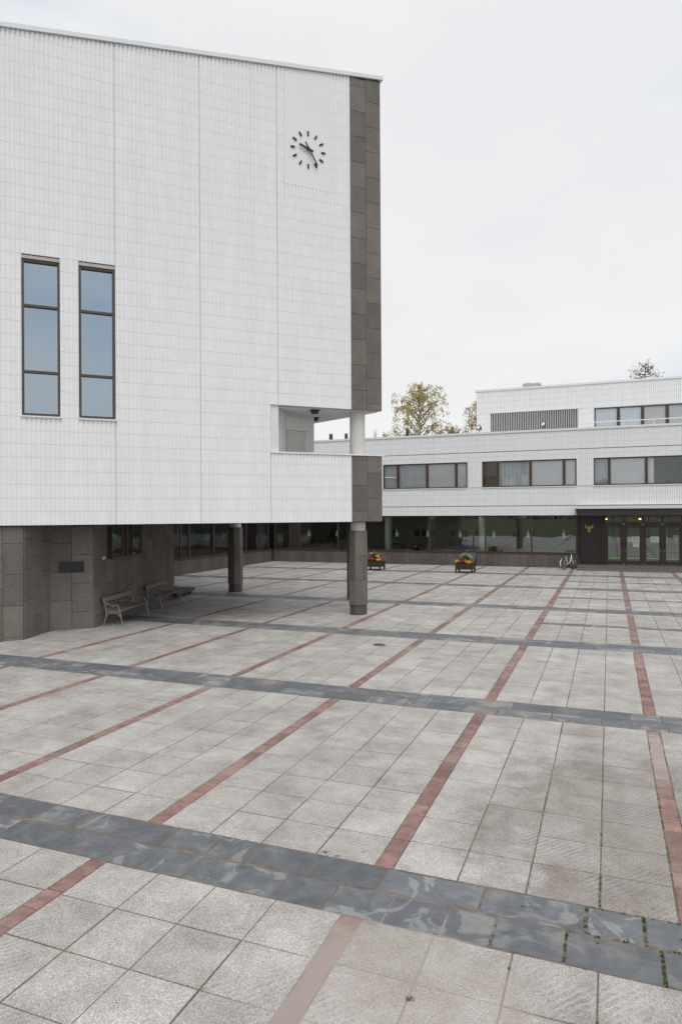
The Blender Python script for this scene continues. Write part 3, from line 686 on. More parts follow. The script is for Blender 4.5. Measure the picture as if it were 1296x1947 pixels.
# free-standing columns: round shaft, eight-sided granite jacket, narrower foot
def column(s, d, ztop_, stain=False, pipe=False, rot=0.0):
    m = MB(); m.lathe([(.265, .3), (.265, ztop_)], 28); col = m.build('column', simple('white_concrete_column', (0.60, 0.59, 0.56), 0.8, var=0.06, scale=3), tower, (s, d, 0))
    rf = .31; hw = rf*math.tan(math.pi/8)
    for k in range(8):
        a = rot+k*math.pi/4
        for z0, z1 in ((.33, 1.19), (1.19, 2.05), (2.05, 2.90)):
            o = gpanel('granite_panel', -hw, hw, z0, z1, -rf, .03, GRANITE, col); o.rotation_euler = (0, 0, a)
    m = MB(); pts = [(.292*math.cos(rot+k*math.pi/4+math.pi/8), .292*math.sin(rot+k*math.pi/4+math.pi/8)) for k in range(8)]
    m.prism(pts, .3, 2.88); m.build('jacket_core', GRANITE_JOINT, col)
    m = MB(); pts = [(.285/math.cos(math.pi/8)*math.cos(rot+k*math.pi/4+math.pi/8), .285/math.cos(math.pi/8)*math.sin(rot+k*math.pi/4+math.pi/8)) for k in range(8)]
    m.prism(pts, -.02, .31); m.build('foot', GRANITE_D, col)
    if stain:
        m = MB(); plate(m, [(-.10, 1.93), (-.06, 1.885), (.0, 1.875), (.07, 1.89), (.105, 1.94), (.06, 1.985), (-.03, 1.99), (-.085, 1.97)], -.3125, -.3112); o = m.build('rust_stain', simple('rust_stain', (0.15, 0.105, 0.065), 0.9, var=0.35, scale=40), col); o.rotation_euler = (0, 0, rot)
    if pipe:
        m = MB(); m.tube([(-.345, .10, ZB), (-.345, .10, .58), (-.37, .08, .5)], .035, 8); m.build('downpipe', BLACK, col)
    return col
column(.103, .474, ZS, True, True, rot=R(-20)); column(-1.969, 9.122, ZB-.021, rot=R(0))

# ------------------------------------------------------------------ office wing: two arms round the courtyard
wing = empty('office_wing', (0, 45, 0)); U = 45.0
tag(wing, 'low white tiled office wing with dark strip windows and glazed ground floor', 'building')
VR = 16.0; VL = -23.0; ZG0, ZG1, ZR = .88, 3.30, 8.62
wb = [(-14.52, -8.70), (-7.72, -1.88), (-.90, 4.92), (5.9, 11.7)]; WB0, WB1 = 5.14, 6.83
# upper front wall with strip-window openings (local: y = depth behind the facade)
m = MB(); m.wall(VL+.0, VR, ZG1, ZR, 0.0, .25, [(a, b_, WB0, WB1) for a, b_ in wb]); m.build('front_wall', GROUT, wing)
m = MB()
m.box(VL+.001, VR, 3.2, 9, ZG1+.02, ZR-.002)                      # core behind the offices
m.box(VL+.001, VR, .251, 3.2, ZG1+.02, 4.35); m.box(VL+.001, VR, .251, 3.2, 7.4, ZR-.002)
m.box(VL-12, VL, -25, 9, ZG1+.02, ZR)                             # left arm, upper storey
m.build('wall_core', PLASTER, wing)
for i, (a, b_) in enumerate(zip([VL+.01]+[x[1]+.3 for x in wb], [x[0]-.3 for x in wb]+[VR-.01])):
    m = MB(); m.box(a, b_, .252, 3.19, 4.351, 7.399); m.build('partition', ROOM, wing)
# ribbed tiles on the front, one joined field: pieces are only about 4 px wide here
def small_tile(mb, x, w_, z0, z1, y=0.0):
    vs = [(x+.008, y+.001, z0), (x+.022, y-.016, z0), (x+w_-.022, y-.016, z0), (x+w_-.008, y+.001, z0)]
    vs += [(a, b_, z1) for a, b_, _ in vs]
    mb.add(vs, [(0,1,5,4),(1,2,6,5),(2,3,7,6),(4,5,6,7),(3,2,1,0)])
tf = MB(); TW = .125
rowsz = []
def rows(z0, z1):
    n = max(1, round((z1-z0)/.38)); h = (z1-z0)/n
    return [(z0+i*h+.005, z0+(i+1)*h-.005) for i in range(n)]
zones = rows(ZG1, 3.90)+rows(3.93, WB0-.06)+rows(WB0-.0, WB1)+rows(WB1, 7.42)+rows(7.45, ZR)
for k in range(int((VR-VL)/TW)):
    x = VL+k*TW
    if (x+TW < -19.9): pass
    for z0, z1 in zones:
        if z0 > WB0-.07 and z1 < WB1+.01 and any(a-.02 < x+TW/2 < b_+.02 for a, b_ in wb): continue
        if z0 > 3.2 and z1 < 3.91 and x > -1.9: continue
        small_tile(tf, x, TW, z0, z1)
tag(tf.build('tile_field', TILE, wing), kind='stuff')
m = MB(); m.box(VL-.0, VR, -.012, -.0005, 7.42, 7.45); m.box(VL, VR, -.012, -.0005, 3.90, 3.93); m.build('shadow_groove', GRANITE_JOINT, wing)
m = MB(); m.box(VL-12.1, VR, -.07, .5, ZR+.002, ZR+.13); m.box(VL-.45, VL+.07, -25, -.071, ZR+.002, ZR+.13); m.build('roof_coping', WHITE_METAL, wing)
for a, b_ in wb:
    m = MB(); m.box(a-.02, b_+.02, -.06, .1, WB0-.055, WB0+.001); m.build('window_sill', WHITE_METAL, wing)
# strip windows
def strip_window(a, b_, z0, z1, cuts, blinds, parent=None, y=0.0, mul=.16):
    parent = parent or wing
    m = MB(); f = .07
    m.box(a+.002, b_-.002, y+.03, y+.14, z0+.002, z0+f); m.box(a+.002, b_-.002, y+.03, y+.14, z1-f, z1-.002)
    m.box(a+.002, a+f, y+.031, y+.139, z0+f, z1-f); m.box(b_-f, b_-.002, y+.031, y+.139, z0+f, z1-f)
    for cx in cuts: m.box(cx-mul/2, cx+mul/2, y+.02, y+.138, z0+f, z1-f)
    win = m.build('window', BROWN, parent)
    xs = [a+f]+[v for cx in cuts for v in (cx-mul/2, cx+mul/2)]+[b_-f]
    for i in range(0, len(xs), 2):
        x0, x1 = xs[i], xs[i+1]
        p = MB(); p.box(x0-.004, x1+.004, y+.085, y+.091, z0+f-.004, z1-f+.004); p.build('pane', GLASS_O, win)
        bl = blinds[i//2]
        if bl == 'slat':
            q = MB(); z = z0+f+.01
            while z < z1-f:
                q.add([(x0, y+.115, z), (x1, y+.115, z), (x1, y+.135, z+.046), (x0, y+.135, z+.046)], [(0, 1, 2, 3)]); z += .044
            q.build('blind', BLIND, win)
        elif bl == 'roll':
            q = MB(); q.box(x0, x1, y+.115, y+.12, z0+f, z1-f); q.build('blind', BLIND_L, win)
        elif bl == 'curtain':
            q = MB(); n = 26; pts = [(x0+(x1-x0)*j/n, y+.20+.03*math.sin(j*1.9)+.015*math.sin(j*.7)) for j in range(n+1)]
            for (xa, ya), (xb, yb) in zip(pts, pts[1:]): q.quad((xa, ya, z0), (xb, yb, z0), (xb, yb, z1), (xa, ya, z1))
            q.build('curtain', CURTAIN, win)
        elif bl == 'half':
            q = MB(); q.box(x0, x0+(x1-x0)*.18, y+.2, y+.21, z0, z1); q.build('curtain', BLIND_L, win)
    return win
strip_window(*wb[0], WB0, WB1, (-13.46, -11.41, -9.44), ('curtain', 'curtain', 'slat', 'slat'))
strip_window(*wb[1], WB0, WB1, (-6.72, -4.66, -2.62), ('none', 'curtain', 'slat', 'slat'))
strip_window(*wb[2], WB0, WB1, (.02, 2.10, 4.15), ('curtain', 'slat', 'half', 'slat'))
strip_window(*wb[3], WB0, WB1, (6.9, 8.9, 10.7), ('slat', 'slat', 'slat', 'slat'))
m = MB(); m.box(-14.42, -13.6, .075, .08, 5.93, 5.98); m.build('window_bar', WHITE_METAL, wing)
for (x, y, z) in ((-10.95, 1.2, 7.2), (-10.3, 2.2, 7.2), (-7.2, 1.0, 7.2), (-7.0, 2.0, 7.25), (0.65, 1.2, 7.2)):
    m = MB(); m.lathe([(.0, .06), (.16, .03), (.17, 0), (.0, -.005)], 14, (0, 0)); o = m.build('office_lamp', LAMP_ON, wing, (x, y, z))
# penthouse, set back
PU = 5.0; PZ0, PZ1, PV0 = ZR, 12.28, -8.96
pw_ = [(-7.98, -1.96, 9.2, 10.68), (-.90, 12.0, 9.2, 10.62)]
m = MB(); m.wall(PV0, VR, PZ0, PZ1, PU, PU+.25, pw_); m.build('penthouse_wall', GROUT, wing)
m = MB(); m.box(PV0+.001, VR, PU+2.2, PU+12, PZ0, PZ1-.002); m.box(PV0+.001, VR, PU+.251, PU+2.2, 10.9, PZ1-.002); m.box(PV0+.001, PV0+.3, PU+.251, PU+2.199, PZ0, 10.899); m.build('penthouse_core', PLASTER, wing)
tf = MB()
for k in range(int((VR-PV0)/TW)):
    x = PV0+k*TW
    for z0, z1 in rows(PZ0, 9.2)+rows(9.2, 10.65)+rows(10.66, PZ1):
        if 9.19 < z0 and z1 < 10.66 and any(a-.02 < x+TW/2 < b_+.02 for a, b_, _, _ in pw_): continue
        small_tile(tf, x, TW, z0, z1, PU)
tag(tf.build('tile_field', TILE, wing), kind='stuff')
m = MB(); m.box(PV0-.08, VR, PU-.07, PU+.5, PZ1+.002, PZ1+.14); m.box(PV0-.08, PV0+.4, PU+.501, PU+12, PZ1+.002, PZ1+.14); m.build('penthouse_coping', WHITE_METAL, wing)
m = MB(); m.box(-7.98, -1.96, PU+.18, PU+.22, 9.2, 10.68); lv = m.build('louvre', simple('dark_louvre_void', (0.075, 0.075, 0.08), 0.8), wing)
sm_ = MB(); sm_.box(-.016, .016, PU-.03, PU+.02, 9.2, 10.70); sme = sm_.mesh('louvre_slat', WHITE_METAL)
nl = 50
for i in range(nl): link('louvre_slat', sme, lv, (-7.94+i*(5.94/(nl-1)), 0, 0))
m = MB(); m.box(-8.02, -1.92, PU-.05, PU+.05, 10.66, 10.72); m.box(-8.02, -1.92, PU-.05, PU+.05, 9.28, 9.32); m.build('louvre_rail', WHITE_METAL, lv)
strip_window(-.90, 12.0, 9.2, 10.62, [.62+1.5*i for i in range(8)], ['roll', 'roll', 'slat', 'slat']+['roll']*5, y=PU, mul=.2)
# roof railing
rl = MB(); rl.tube([(-1.3, 1.5, 9.22), (14, 1.5, 9.27)], .028, 6); rl.tube([(-1.3, 1.5, 9.22), (-1.0, 1.5, 8.72)], .022, 6)
rail = rl.build('roof_railing', WHITE_METAL, wing)
pm = MB(); pm.tube([(0, 1.5, 8.6), (0, 1.5, 9.22)], .02, 6); pme = pm.mesh('railing_post', WHITE_METAL)
for i in range(8): link('railing_post', pme, rail, (-.9+i*1.75, 0, 0))
# things on the roofs (each stands on its own)
def vent(x, y, z, h, r, mat, label, group='roof vents on the office wing'):
    t = empty('roof_vent', (x, y, z)); tag(t, label, 'vent', group)
    m = MB(); m.lathe([(r*.6, 0), (r*.6, h*.5)], 12); m.build('stack', mat, t)
    m = MB(); m.lathe([(r*.75, h*.45), (r, h*.55), (r, h), (r*.3, h*1.02)], 12); m.build('cowl', mat, t)
DUCT = simple('pale_duct_metal', (0.5, 0.5, 0.5), 0.4, 0.4)
vent(-19.61, 48, 8.5, 1.02, .14, BLACK, 'leftmost black roof vent seen through the balcony opening')
vent(-18.37, 48, 8.5, 1.0, .12, BLACK, 'dark roof vent just left of the white balcony column')
vent(-16.07, 48, 8.5, 1.15, .10, DUCT, 'pale grey roof vent right of the white balcony column')
vent(-13.61, 48, 8.5, 1.12, .13, BLACK, 'black roof vent in front of the yellow birch tree')
t = empty('roof_drum', (-5.45, 54, 12.2)); tag(t, 'wide pale round ventilator drum on the penthouse roof', 'ventilator')
m = MB(); m.lathe([(.66, 0), (.66, .95), (.7, .97), (.7, 1.12), (.3, 1.2), (0, 1.21)], 28); m.build('drum', DUCT, t)
m = MB(); m.box(.9, 2.9, -.25, .25, .55, .84); m.box(1.0, 1.1, -.2, .2, .1, .55); m.box(2.6, 2.7, -.2, .2, .1, .55); o = m.build('roof_duct', DUCT, None, (-5.45, 54, 12.2)); tag(o, 'long flat pale duct right of the drum on the penthouse roof', 'duct')
def flood(x, y, z, label):
    t = empty('floodlight', (x, y, z)); tag(t, label, 'floodlight', 'floodlights on the wing roof')
    m = MB(); m.tube([(0, 0, 0), (0, 0, .18)], .02, 6); m.box(-.13, .13, -.02, .02, .16, .19); m.box(-.14, -.12, -.02, .02, .16, .38); m.box(.12, .14, -.02, .02, .16, .38); m.build('bracket', BLACK, t)
    m = MB(); m.lathe([(.06, -.16), (.10, -.1), (.19, .06), (.195, .09)], 16); h = m.build('housing', BLACK, t, (0, 0, .36)); h.rotation_euler = (R(68), 0, R(-35))
    m = MB(); m.lathe([(.185, .07), (.12, .10), (0, .105)], 16); l = m.build('lens', simple('white_lamp_lens', (0.75, 0.77, 0.8), 0.2), t, (0, 0, .36)); l.rotation_euler = (R(68), 0, R(-35))
flood(-7.95, 45.4, ZR+.12, 'floodlight at the left corner of the penthouse'); flood(-3.85, 45.4, ZR+.12, 'floodlight in front of the dark louvre')

# ground floor: granite dado, sill, glazing, interior
def dado(x0, x1, front, name_parent, n):
    w_ = (x1-x0)/n
    for i in range(n): gpanel('granite_panel', x0+i*w_, x0+(i+1)*w_, 0.0, ZG0-.06, -.03, .028, GRANITE_D, name_parent)
m = MB(); m.box(VL, -1.85, -.001, .35, -.05, ZG0-.05); dw = m.build('dado_wall', GRANITE_JOINT, wing); dado(VL+.03, -1.85, 0, dw, 49)
m = MB(); m.box(-.35, .001, -25, -.002, -.05, ZG0-.05); dl = m.build('dado_wall', GRANITE_JOINT, wing, (VL, 0, 0))
pmx = MB(); g_ = .006
for i in range(46):
    o = gpanel('granite_panel', 0, .43, 0, ZG0-.06, -.03, .028, GRANITE_D, dl); o.location = (0, -20.6+i*.43+.38, 0); o.rotation_euler = (0, 0, R(90))
m = MB(); m.box(VL, -1.85, -.05, .36, ZG0-.049, ZG0); m.build('glazing_sill', BROWN, wing)
m = MB(); m.box(VL-.36, VL+.05, -25, -.051, ZG0-.049, ZG0); m.build('glazing_sill', BROWN, wing)
GY = .2
mull = [-21.75, -20.95, -17.94, -14.10, -11.31, -8.36, -7.57, -4.63]
xs = [VL+.05]+mull+[-1.90]
m = MB()
for x in xs: m.box(x-.045, x+.045, GY-.06, GY+.06, ZG0+.001, ZG1-.001)
m.box(VL, -1.86, GY-.05, GY+.05, ZG0+.002, ZG0+.07); m.box(VL, -1.86, GY-.05, GY+.05, ZG1-.07, ZG1-.002)
gf = m.build('shop_window', BROWN, wing)
for i, (a, b_) in enumerate(zip(xs, xs[1:])):
    if i == 1:
        p = MB(); p.box(a+.046, b_-.046, GY-.02, GY+.02, ZG0+.07, ZG1-.07); p.build('dark_panel', DARKWALL, gf); continue
    p = MB(); p.box(a+.046, b_-.046, GY-.003, GY+.003, ZG0+.07, ZG1-.07); p.build('pane', GLASS_S, gf)
ys = [-25, -19, -15.2, -12.3, -11.45, -10.6, -7.9, -3.75, -1.75, -.45, .0]
m = MB()
for y in ys[:-1]: m.box(VL-GY-.06, VL-GY+.06, y-.045, y+.045, ZG0+.001, ZG1+.01)
m.box(VL-GY-.05, VL-GY+.05, -25, .1, ZG0+.002, ZG0+.07); m.box(VL-GY-.05, VL-GY+.05, -25, .1, ZG1-.07, ZG1+.01)
gl = m.build('shop_window', BROWN, wing)
for a, b_ in zip(ys, ys[1:]):
    p = MB(); p.box(VL-GY-.003, VL-GY+.003, a+.046, b_-.046, ZG0+.07, ZG1-.07); p.build('pane', GLASS_S, gl)
p = MB(); n = 40
pts = [(VL-.5+.04*math.sin(j*1.7), -1.7+1.2*j/n) for j in range(n+1)]
for (xa, ya), (xb, yb) in zip(pts, pts[1:]): p.quad((xa, ya, ZG0), (xb, yb, ZG0), (xb, yb, ZG1), (xa, ya, ZG1))
p.build('curtain', CURTAIN, wing)
# interior shell
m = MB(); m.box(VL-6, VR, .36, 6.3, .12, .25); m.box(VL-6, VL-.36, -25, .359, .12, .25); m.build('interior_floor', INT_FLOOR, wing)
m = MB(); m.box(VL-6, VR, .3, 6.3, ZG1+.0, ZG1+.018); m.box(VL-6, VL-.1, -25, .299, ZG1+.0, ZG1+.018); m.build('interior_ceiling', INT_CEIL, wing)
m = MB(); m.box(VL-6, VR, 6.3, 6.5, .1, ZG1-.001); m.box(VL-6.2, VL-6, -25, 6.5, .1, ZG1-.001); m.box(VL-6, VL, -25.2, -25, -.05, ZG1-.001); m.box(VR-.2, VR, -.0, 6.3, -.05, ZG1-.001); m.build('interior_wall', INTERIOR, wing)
for x, y in ((-14.52, 1.1), (-7.92, 1.1), (VL-.75, -11.7), (-1.2, 3.5)):
    m = MB(); m.lathe([(.24, .25), (.24, ZG1)], 20); m.build('inner_column', INNER_COL, wing, (x, y, 0))
for x in (-13.9, -11.2, -8.2, -5.6, -2.6, -16.8): 
    m = MB(); m.lathe([(.11, 0), (.12, -.025), (0, -.03)], 12); m.build('ceiling_lamp', LAMP_ON, wing, (x, .75, ZG1-.005))
def pendant(x, y, z, label):
    t = empty('pendant_lamp', (x, y, z)); tag(t, label, 'lamp', 'pendant lamps behind the ground-floor glass')
    m = MB(); m.lathe([(.0, 0), (.10, .0), (.105, .02), (.105, .26), (.07, .30), (.032, .33), (.03, .48), (.0, .49)], 14); m.build('shade', OPAL, t)
    m = MB(); m.tube([(0, 0, .48), (0, 0, ZG1-z-.001)], .007, 5); m.build('cord', WHITE_METAL, t)
words = ['beside the left green column', 'left of the person indoors', 'just above the person indoors', 'right of the second green column', 'in the pane with the round bush', 'nearest the entrance canopy', 'left of the tall indoor fig', 'right of the tall indoor fig']
for x, wd in zip((-14.03, -11.78, -9.52, -7.24, -5.0, -2.75, -20.86, -18.58), words): pendant(x, 46.6, 1.82, 'bottle-shaped pale pendant lamp behind glass, '+wd)
for y, wd in zip((36.15, 38.24, 40.33), ('nearest the granite wall', 'middle of the three in the left arm', 'nearest the dark column')): pendant(-24.4, y, 1.80, 'pale pendant lamp in the shaded left arm, '+wd)
pics = [(-15.57, 'leftmost, beside the green column'), (-13.84, 'right of the first lamp'), (-13.26, 'middle of the left row'), (-12.6, 'left of the second lamp'), (-11.02, 'in the middle pane'), (-10.15, 'just left of the person'), (-9.3, 'just right of the person'), (-6.33, 'right of the second green column'), (-5.22, 'farthest right')]
for x, wd in pics:
    t = empty('wall_picture', (x, 51.28, 1.95)); tag(t, 'small dark framed picture on the far indoor wall, '+wd, 'picture', 'framed pictures indoors')
    m = MB(); m.box(-.2, .2, -.03, 0, -.22, .22); m.build('frame', BLACK, t)
    m = MB(); m.box(-.14, .14, -.034, -.0305, -.16, .16); m.build('print', simple('dull_print', (0.12, 0.08, 0.06), 0.8, var=.5, scale=9), t)
t = empty('indoor_table', (-15.0, 49.2, .25)); tag(t, 'dark table behind the glass beside the left green column', 'table')
m = MB(); m.box(-.7, .7, -.4, .4, .9, .96); m.build('top', DARKWALL, t)
for sx in (-.64, .64):
    for sy in (-.34, .34): m = MB(); m.box(sx-.03, sx+.03, sy-.03, sy+.03, 0, .9); m.build('leg', DARKWALL, t)
def foliage(mb, c, rad, n, ls, squash=1.0):
    for _ in range(n):
        while True:
            q = Vector((random.uniform(-1, 1), random.uniform(-1, 1), random.uniform(-1, 1)))
            if q.length < 1: break
        p = Vector(c)+Vector((q.x*rad[0], q.y*rad[1], q.z*rad[2])); a = Vector((random.gauss(0, 1), random.gauss(0, 1), random.gauss(0, .6))).normalized(); b = a.orthogonal().normalized(); b = (Matrix.Rotation(random.uniform(0, 6.28), 3, a) @ b)
        l = ls*random.uniform(.6, 1.3); c2 = a.cross(b)
        mb.add([p-b*l, p+c2*l*.45, p+b*l, p-c2*l*.45], [(0, 1, 2, 3)])
def houseplant(x, y, h, rad, label, leaf):
    t = empty('house_plant', (x, y, .25)); tag(t, label, 'plant', 'plants behind the glass')
    m = MB(); m.lathe([(.16, 0), (.22, .3), (.2, .32), (.0, .31)], 14); m.build('pot', simple('terracotta', (0.25, 0.12, 0.07), 0.8), t)
    m = MB(); m.tube([(0, 0, .28), (.03, 0, h*.5), (0, .02, h)], [.03, .022, .01], 6); m.build('stem', BARK, t)
    m = MB(); foliage(m, (0, 0, h), rad, 420, .09); m.build('foliage', leaf, t)
houseplant(-19.0, 47.0, 1.5, (.55, .5, .8), 'tall dark fig tree indoors in the left corner panes', LEAF_D)
houseplant(-12.4, 46.3, .75, (.55, .3, .35), 'spreading green plant indoors left of the dark mullion', LEAF)
houseplant(-7.0, 46.2, .72, (.4, .3, .38), 'round yellow-green bush indoors right of the second green column', LEAF_A)

# ------------------------------------------------------------------ entrance (parts of the wing)
EX0 = -1.85
m = MB(); m.box(EX0, -.46, .25, .40, .2, 3.34); m.box(EX0-.0, EX0+.06, -.0, .25, .2, 3.34); m.box(-.46, -.27, .18, .42, .2, 3.34); m.build('entrance_wall', DARKWALL, wing)
cm_ = MB(); cm_.box(EX0-.0, VR, -1.5, .6, 3.34, 3.655); can = cm_.build('canopy', DARKWALL, wing)
m = MB(); m.box(EX0-.10, VR, -1.56, .0, 3.657, 3.69); m.build('canopy_edge', BLACK, can)
m = MB(); m.box(EX0-.0, VR, -.5, -.03, 3.692, 3.85); m.build('canopy_upstand', WHITE_METAL, can)
m = MB(); m.box(EX0+.1, VR, -1.42, .5, 3.325, 3.338); m.build('canopy_lining', DARKWALL, can)
m = MB(); m.box(EX0+.02, VR, -1.50, .36, -.03, .235); st = m.build('entrance_steps', STEP, wing)
m = MB(); m.box(EX0-.02, VR, -1.85, -1.502, -.03, .118); m.build('lower_step', STEP, st)
dx = [-.26, .815, 1.90, 2.98, 4.06, 5.14, 6.22, 7.3]
m = MB()
for x in dx: m.box(x-.05, x+.05, .34, .50, .236, 3.32)
m.box(-.26, 7.3, .345, .495, 2.68, 2.86); m.box(-.26, 7.3, .345, .495, 3.24, 3.323)
em = m.build('door_frame', BROWN, wing)
for a, b_ in zip(dx, dx[1:]): 
    p = MB(); p.box(a+.051, b_-.051, .41, .416, 2.861, 3.239); p.build('transom_pane', GLASS_S, em)
doors = []
for i, (a, b_) in enumerate(zip(dx, dx[1:])):
    x0, x1 = a+.058, b_-.058
    m = MB(); m.box(x0, x0+.13, .36, .42, .245, 2.67); m.box(x1-.13, x1, .36, .42, .245, 2.67); m.box(x0+.13, x1-.13, .361, .419, .245, .50); m.box(x0+.13, x1-.13, .361, .419, 2.53, 2.67)
    d = m.build('door', BROWN, wing); doors.append((x0, x1))
    p = MB(); p.box(x0+.128, x1-.128, .387, .393, .498, 2.532); p.build('pane', GLASS_S, d)
    p = MB(); p.box(x0+.135, x1-.135, .378, .384, .52, .62); p.build('green_stripe', GREEN, d)
    p = MB(); p.box(x0+.135, x1-.135, .377, .383, .622, .665); p.build('cream_stripe', CREAMSTRIPE, d)
    hx = x1-.06 if i in (0, 2) else x0+.06
    p = MB(); p.tube([(hx, .355, 1.32), (hx, .30, 1.35), (hx, .30, 1.62), (hx, .355, 1.65)], .018, 8); p.build('handle', BLACK, d)
    p = MB(); p.tube([(hx, .352, 1.12), (hx, .361, 1.12)], .028, 10); p.build('lock', STEEL, d)
    for z in (.262, 2.72):
        p = MB(); p.box(b_-.045, b_+.045, .325, .345, z, z+.045); p.build('hinge', STEEL, d)
vb = MB(); vb.box(-.04, .04, 0, .01, 0, 1.75); vme = vb.mesh('blind_slat', simple('pale_vertical_blind', (0.62, 0.68, 0.62), 0.7))
m = MB(); m.box(-.2, 3.6, 2.4, 2.44, 3.2, 3.26); vbr = m.build('blind_rail', WHITE_METAL, wing)
for i in range(34):
    if random.random() < .85: link('blind_slat', vme, vbr, (-.1+i*.105, 2.42, 1.45))
for x in (-.18, 1.75): 
    m = MB(); m.lathe([(.0, .05), (.07, .03), (.07, -.03), (.0, -.05)], 12); m.build('entrance_lamp', LAMP_ON, wing, (x, .6, 3.05))
# bright lobby wall lamp is the only lit thing here; emblem and notices are their own things
def sheet(x0, x1, z0, z1, label, lines=4, mat=PAPER, name='notice_sheet', cat='notice', yy=.374):
    t = empty(name, ((x0+x1)/2, 45+yy, z0)); tag(t, label, cat, 'notices on the entrance doors'); w_ = (x1-x0)/2; h = z1-z0
    m = MB(); m.box(-w_, w_, -.002, .002, 0, h); m.build('paper', mat, t)
    for i in range(lines):
        m = MB(); m.box(-w_*.72, w_*random.uniform(.3, .75), -.0035, -.0025, h*(.82-i*.19), h*(.82-i*.19)+h*.05); m.build('print_line', PRINT, t)
sheet(1.25, 1.73, 1.63, 1.98, 'wide white notice on the second door, above the smaller one')
sheet(1.35, 1.69, 1.34, 1.60, 'smaller white notice below the wide one on the second door', 3)
sheet(2.32, 2.79, 1.65, 1.99, 'white notice on the third door')
sheet(1.07, 1.19, 1.66, 1.89, 'small pale pictogram sticker at the left edge of second door', 2, name='door_sticker', cat='sticker')
t = empty('door_lettering', (3.72, 45.374, 1.85)); tag(t, 'small white lettering lines on the fourth door glass', 'lettering')
for i, (a, b_) in enumerate(((-.2, .22), (-.17, .22), (-.1, .1), (-.1, .1))):
    m = MB(); m.box(a, b_, -.002, .001, .17-i*.075, .2-i*.075); m.build('text_line', PAPER, t)
# gold emblem: raised wings, body and small head
t = empty('wall_emblem', (-1.17, 45.246, 2.23)); tag(t, 'gold bird emblem with raised wings on the dark entrance wall', 'emblem')
m = MB(); plate(m, [(-.075, 0), (.075, 0), (.07, .12), (.085, .24), (.05, .30), (0, .33), (-.05, .30), (-.085, .24), (-.07, .12)], -.03, 0); m.build('body', GOLD, t)
for sx in (-1, 1):
    p = [(sx*.04, .20), (sx*.15, .22), (sx*.22, .30), (sx*.25, .42), (sx*.235, .54), (sx*.19, .44), (sx*.12, .36), (sx*.05, .33)]
    m = MB(); plate(m, p if sx > 0 else p[::-1], -.028, -.001); m.build('wing', GOLD, t)
m = MB(); plate(m, [(-.03, .335), (.03, .335), (.045, .40), (.0, .45), (-.045, .40)], -.029, -.001); m.build('head', GOLD, t)
# low display bench behind the right-hand pane
t = empty('low_bench', (-2.75, 46.1, .25)); tag(t, 'low pale bench indoors behind the bicycle', 'bench')
m = MB(); m.box(-.95, .95, -.15, .15, .78, .83); m.build('seat', simple('pale_wood_top', (0.42, 0.36, 0.26), 0.5), t)
for sx in (-.85, .85): m = MB(); m.box(sx-.03, sx+.03, -.1, .1, 0, .78); m.build('leg', STEEL, t)

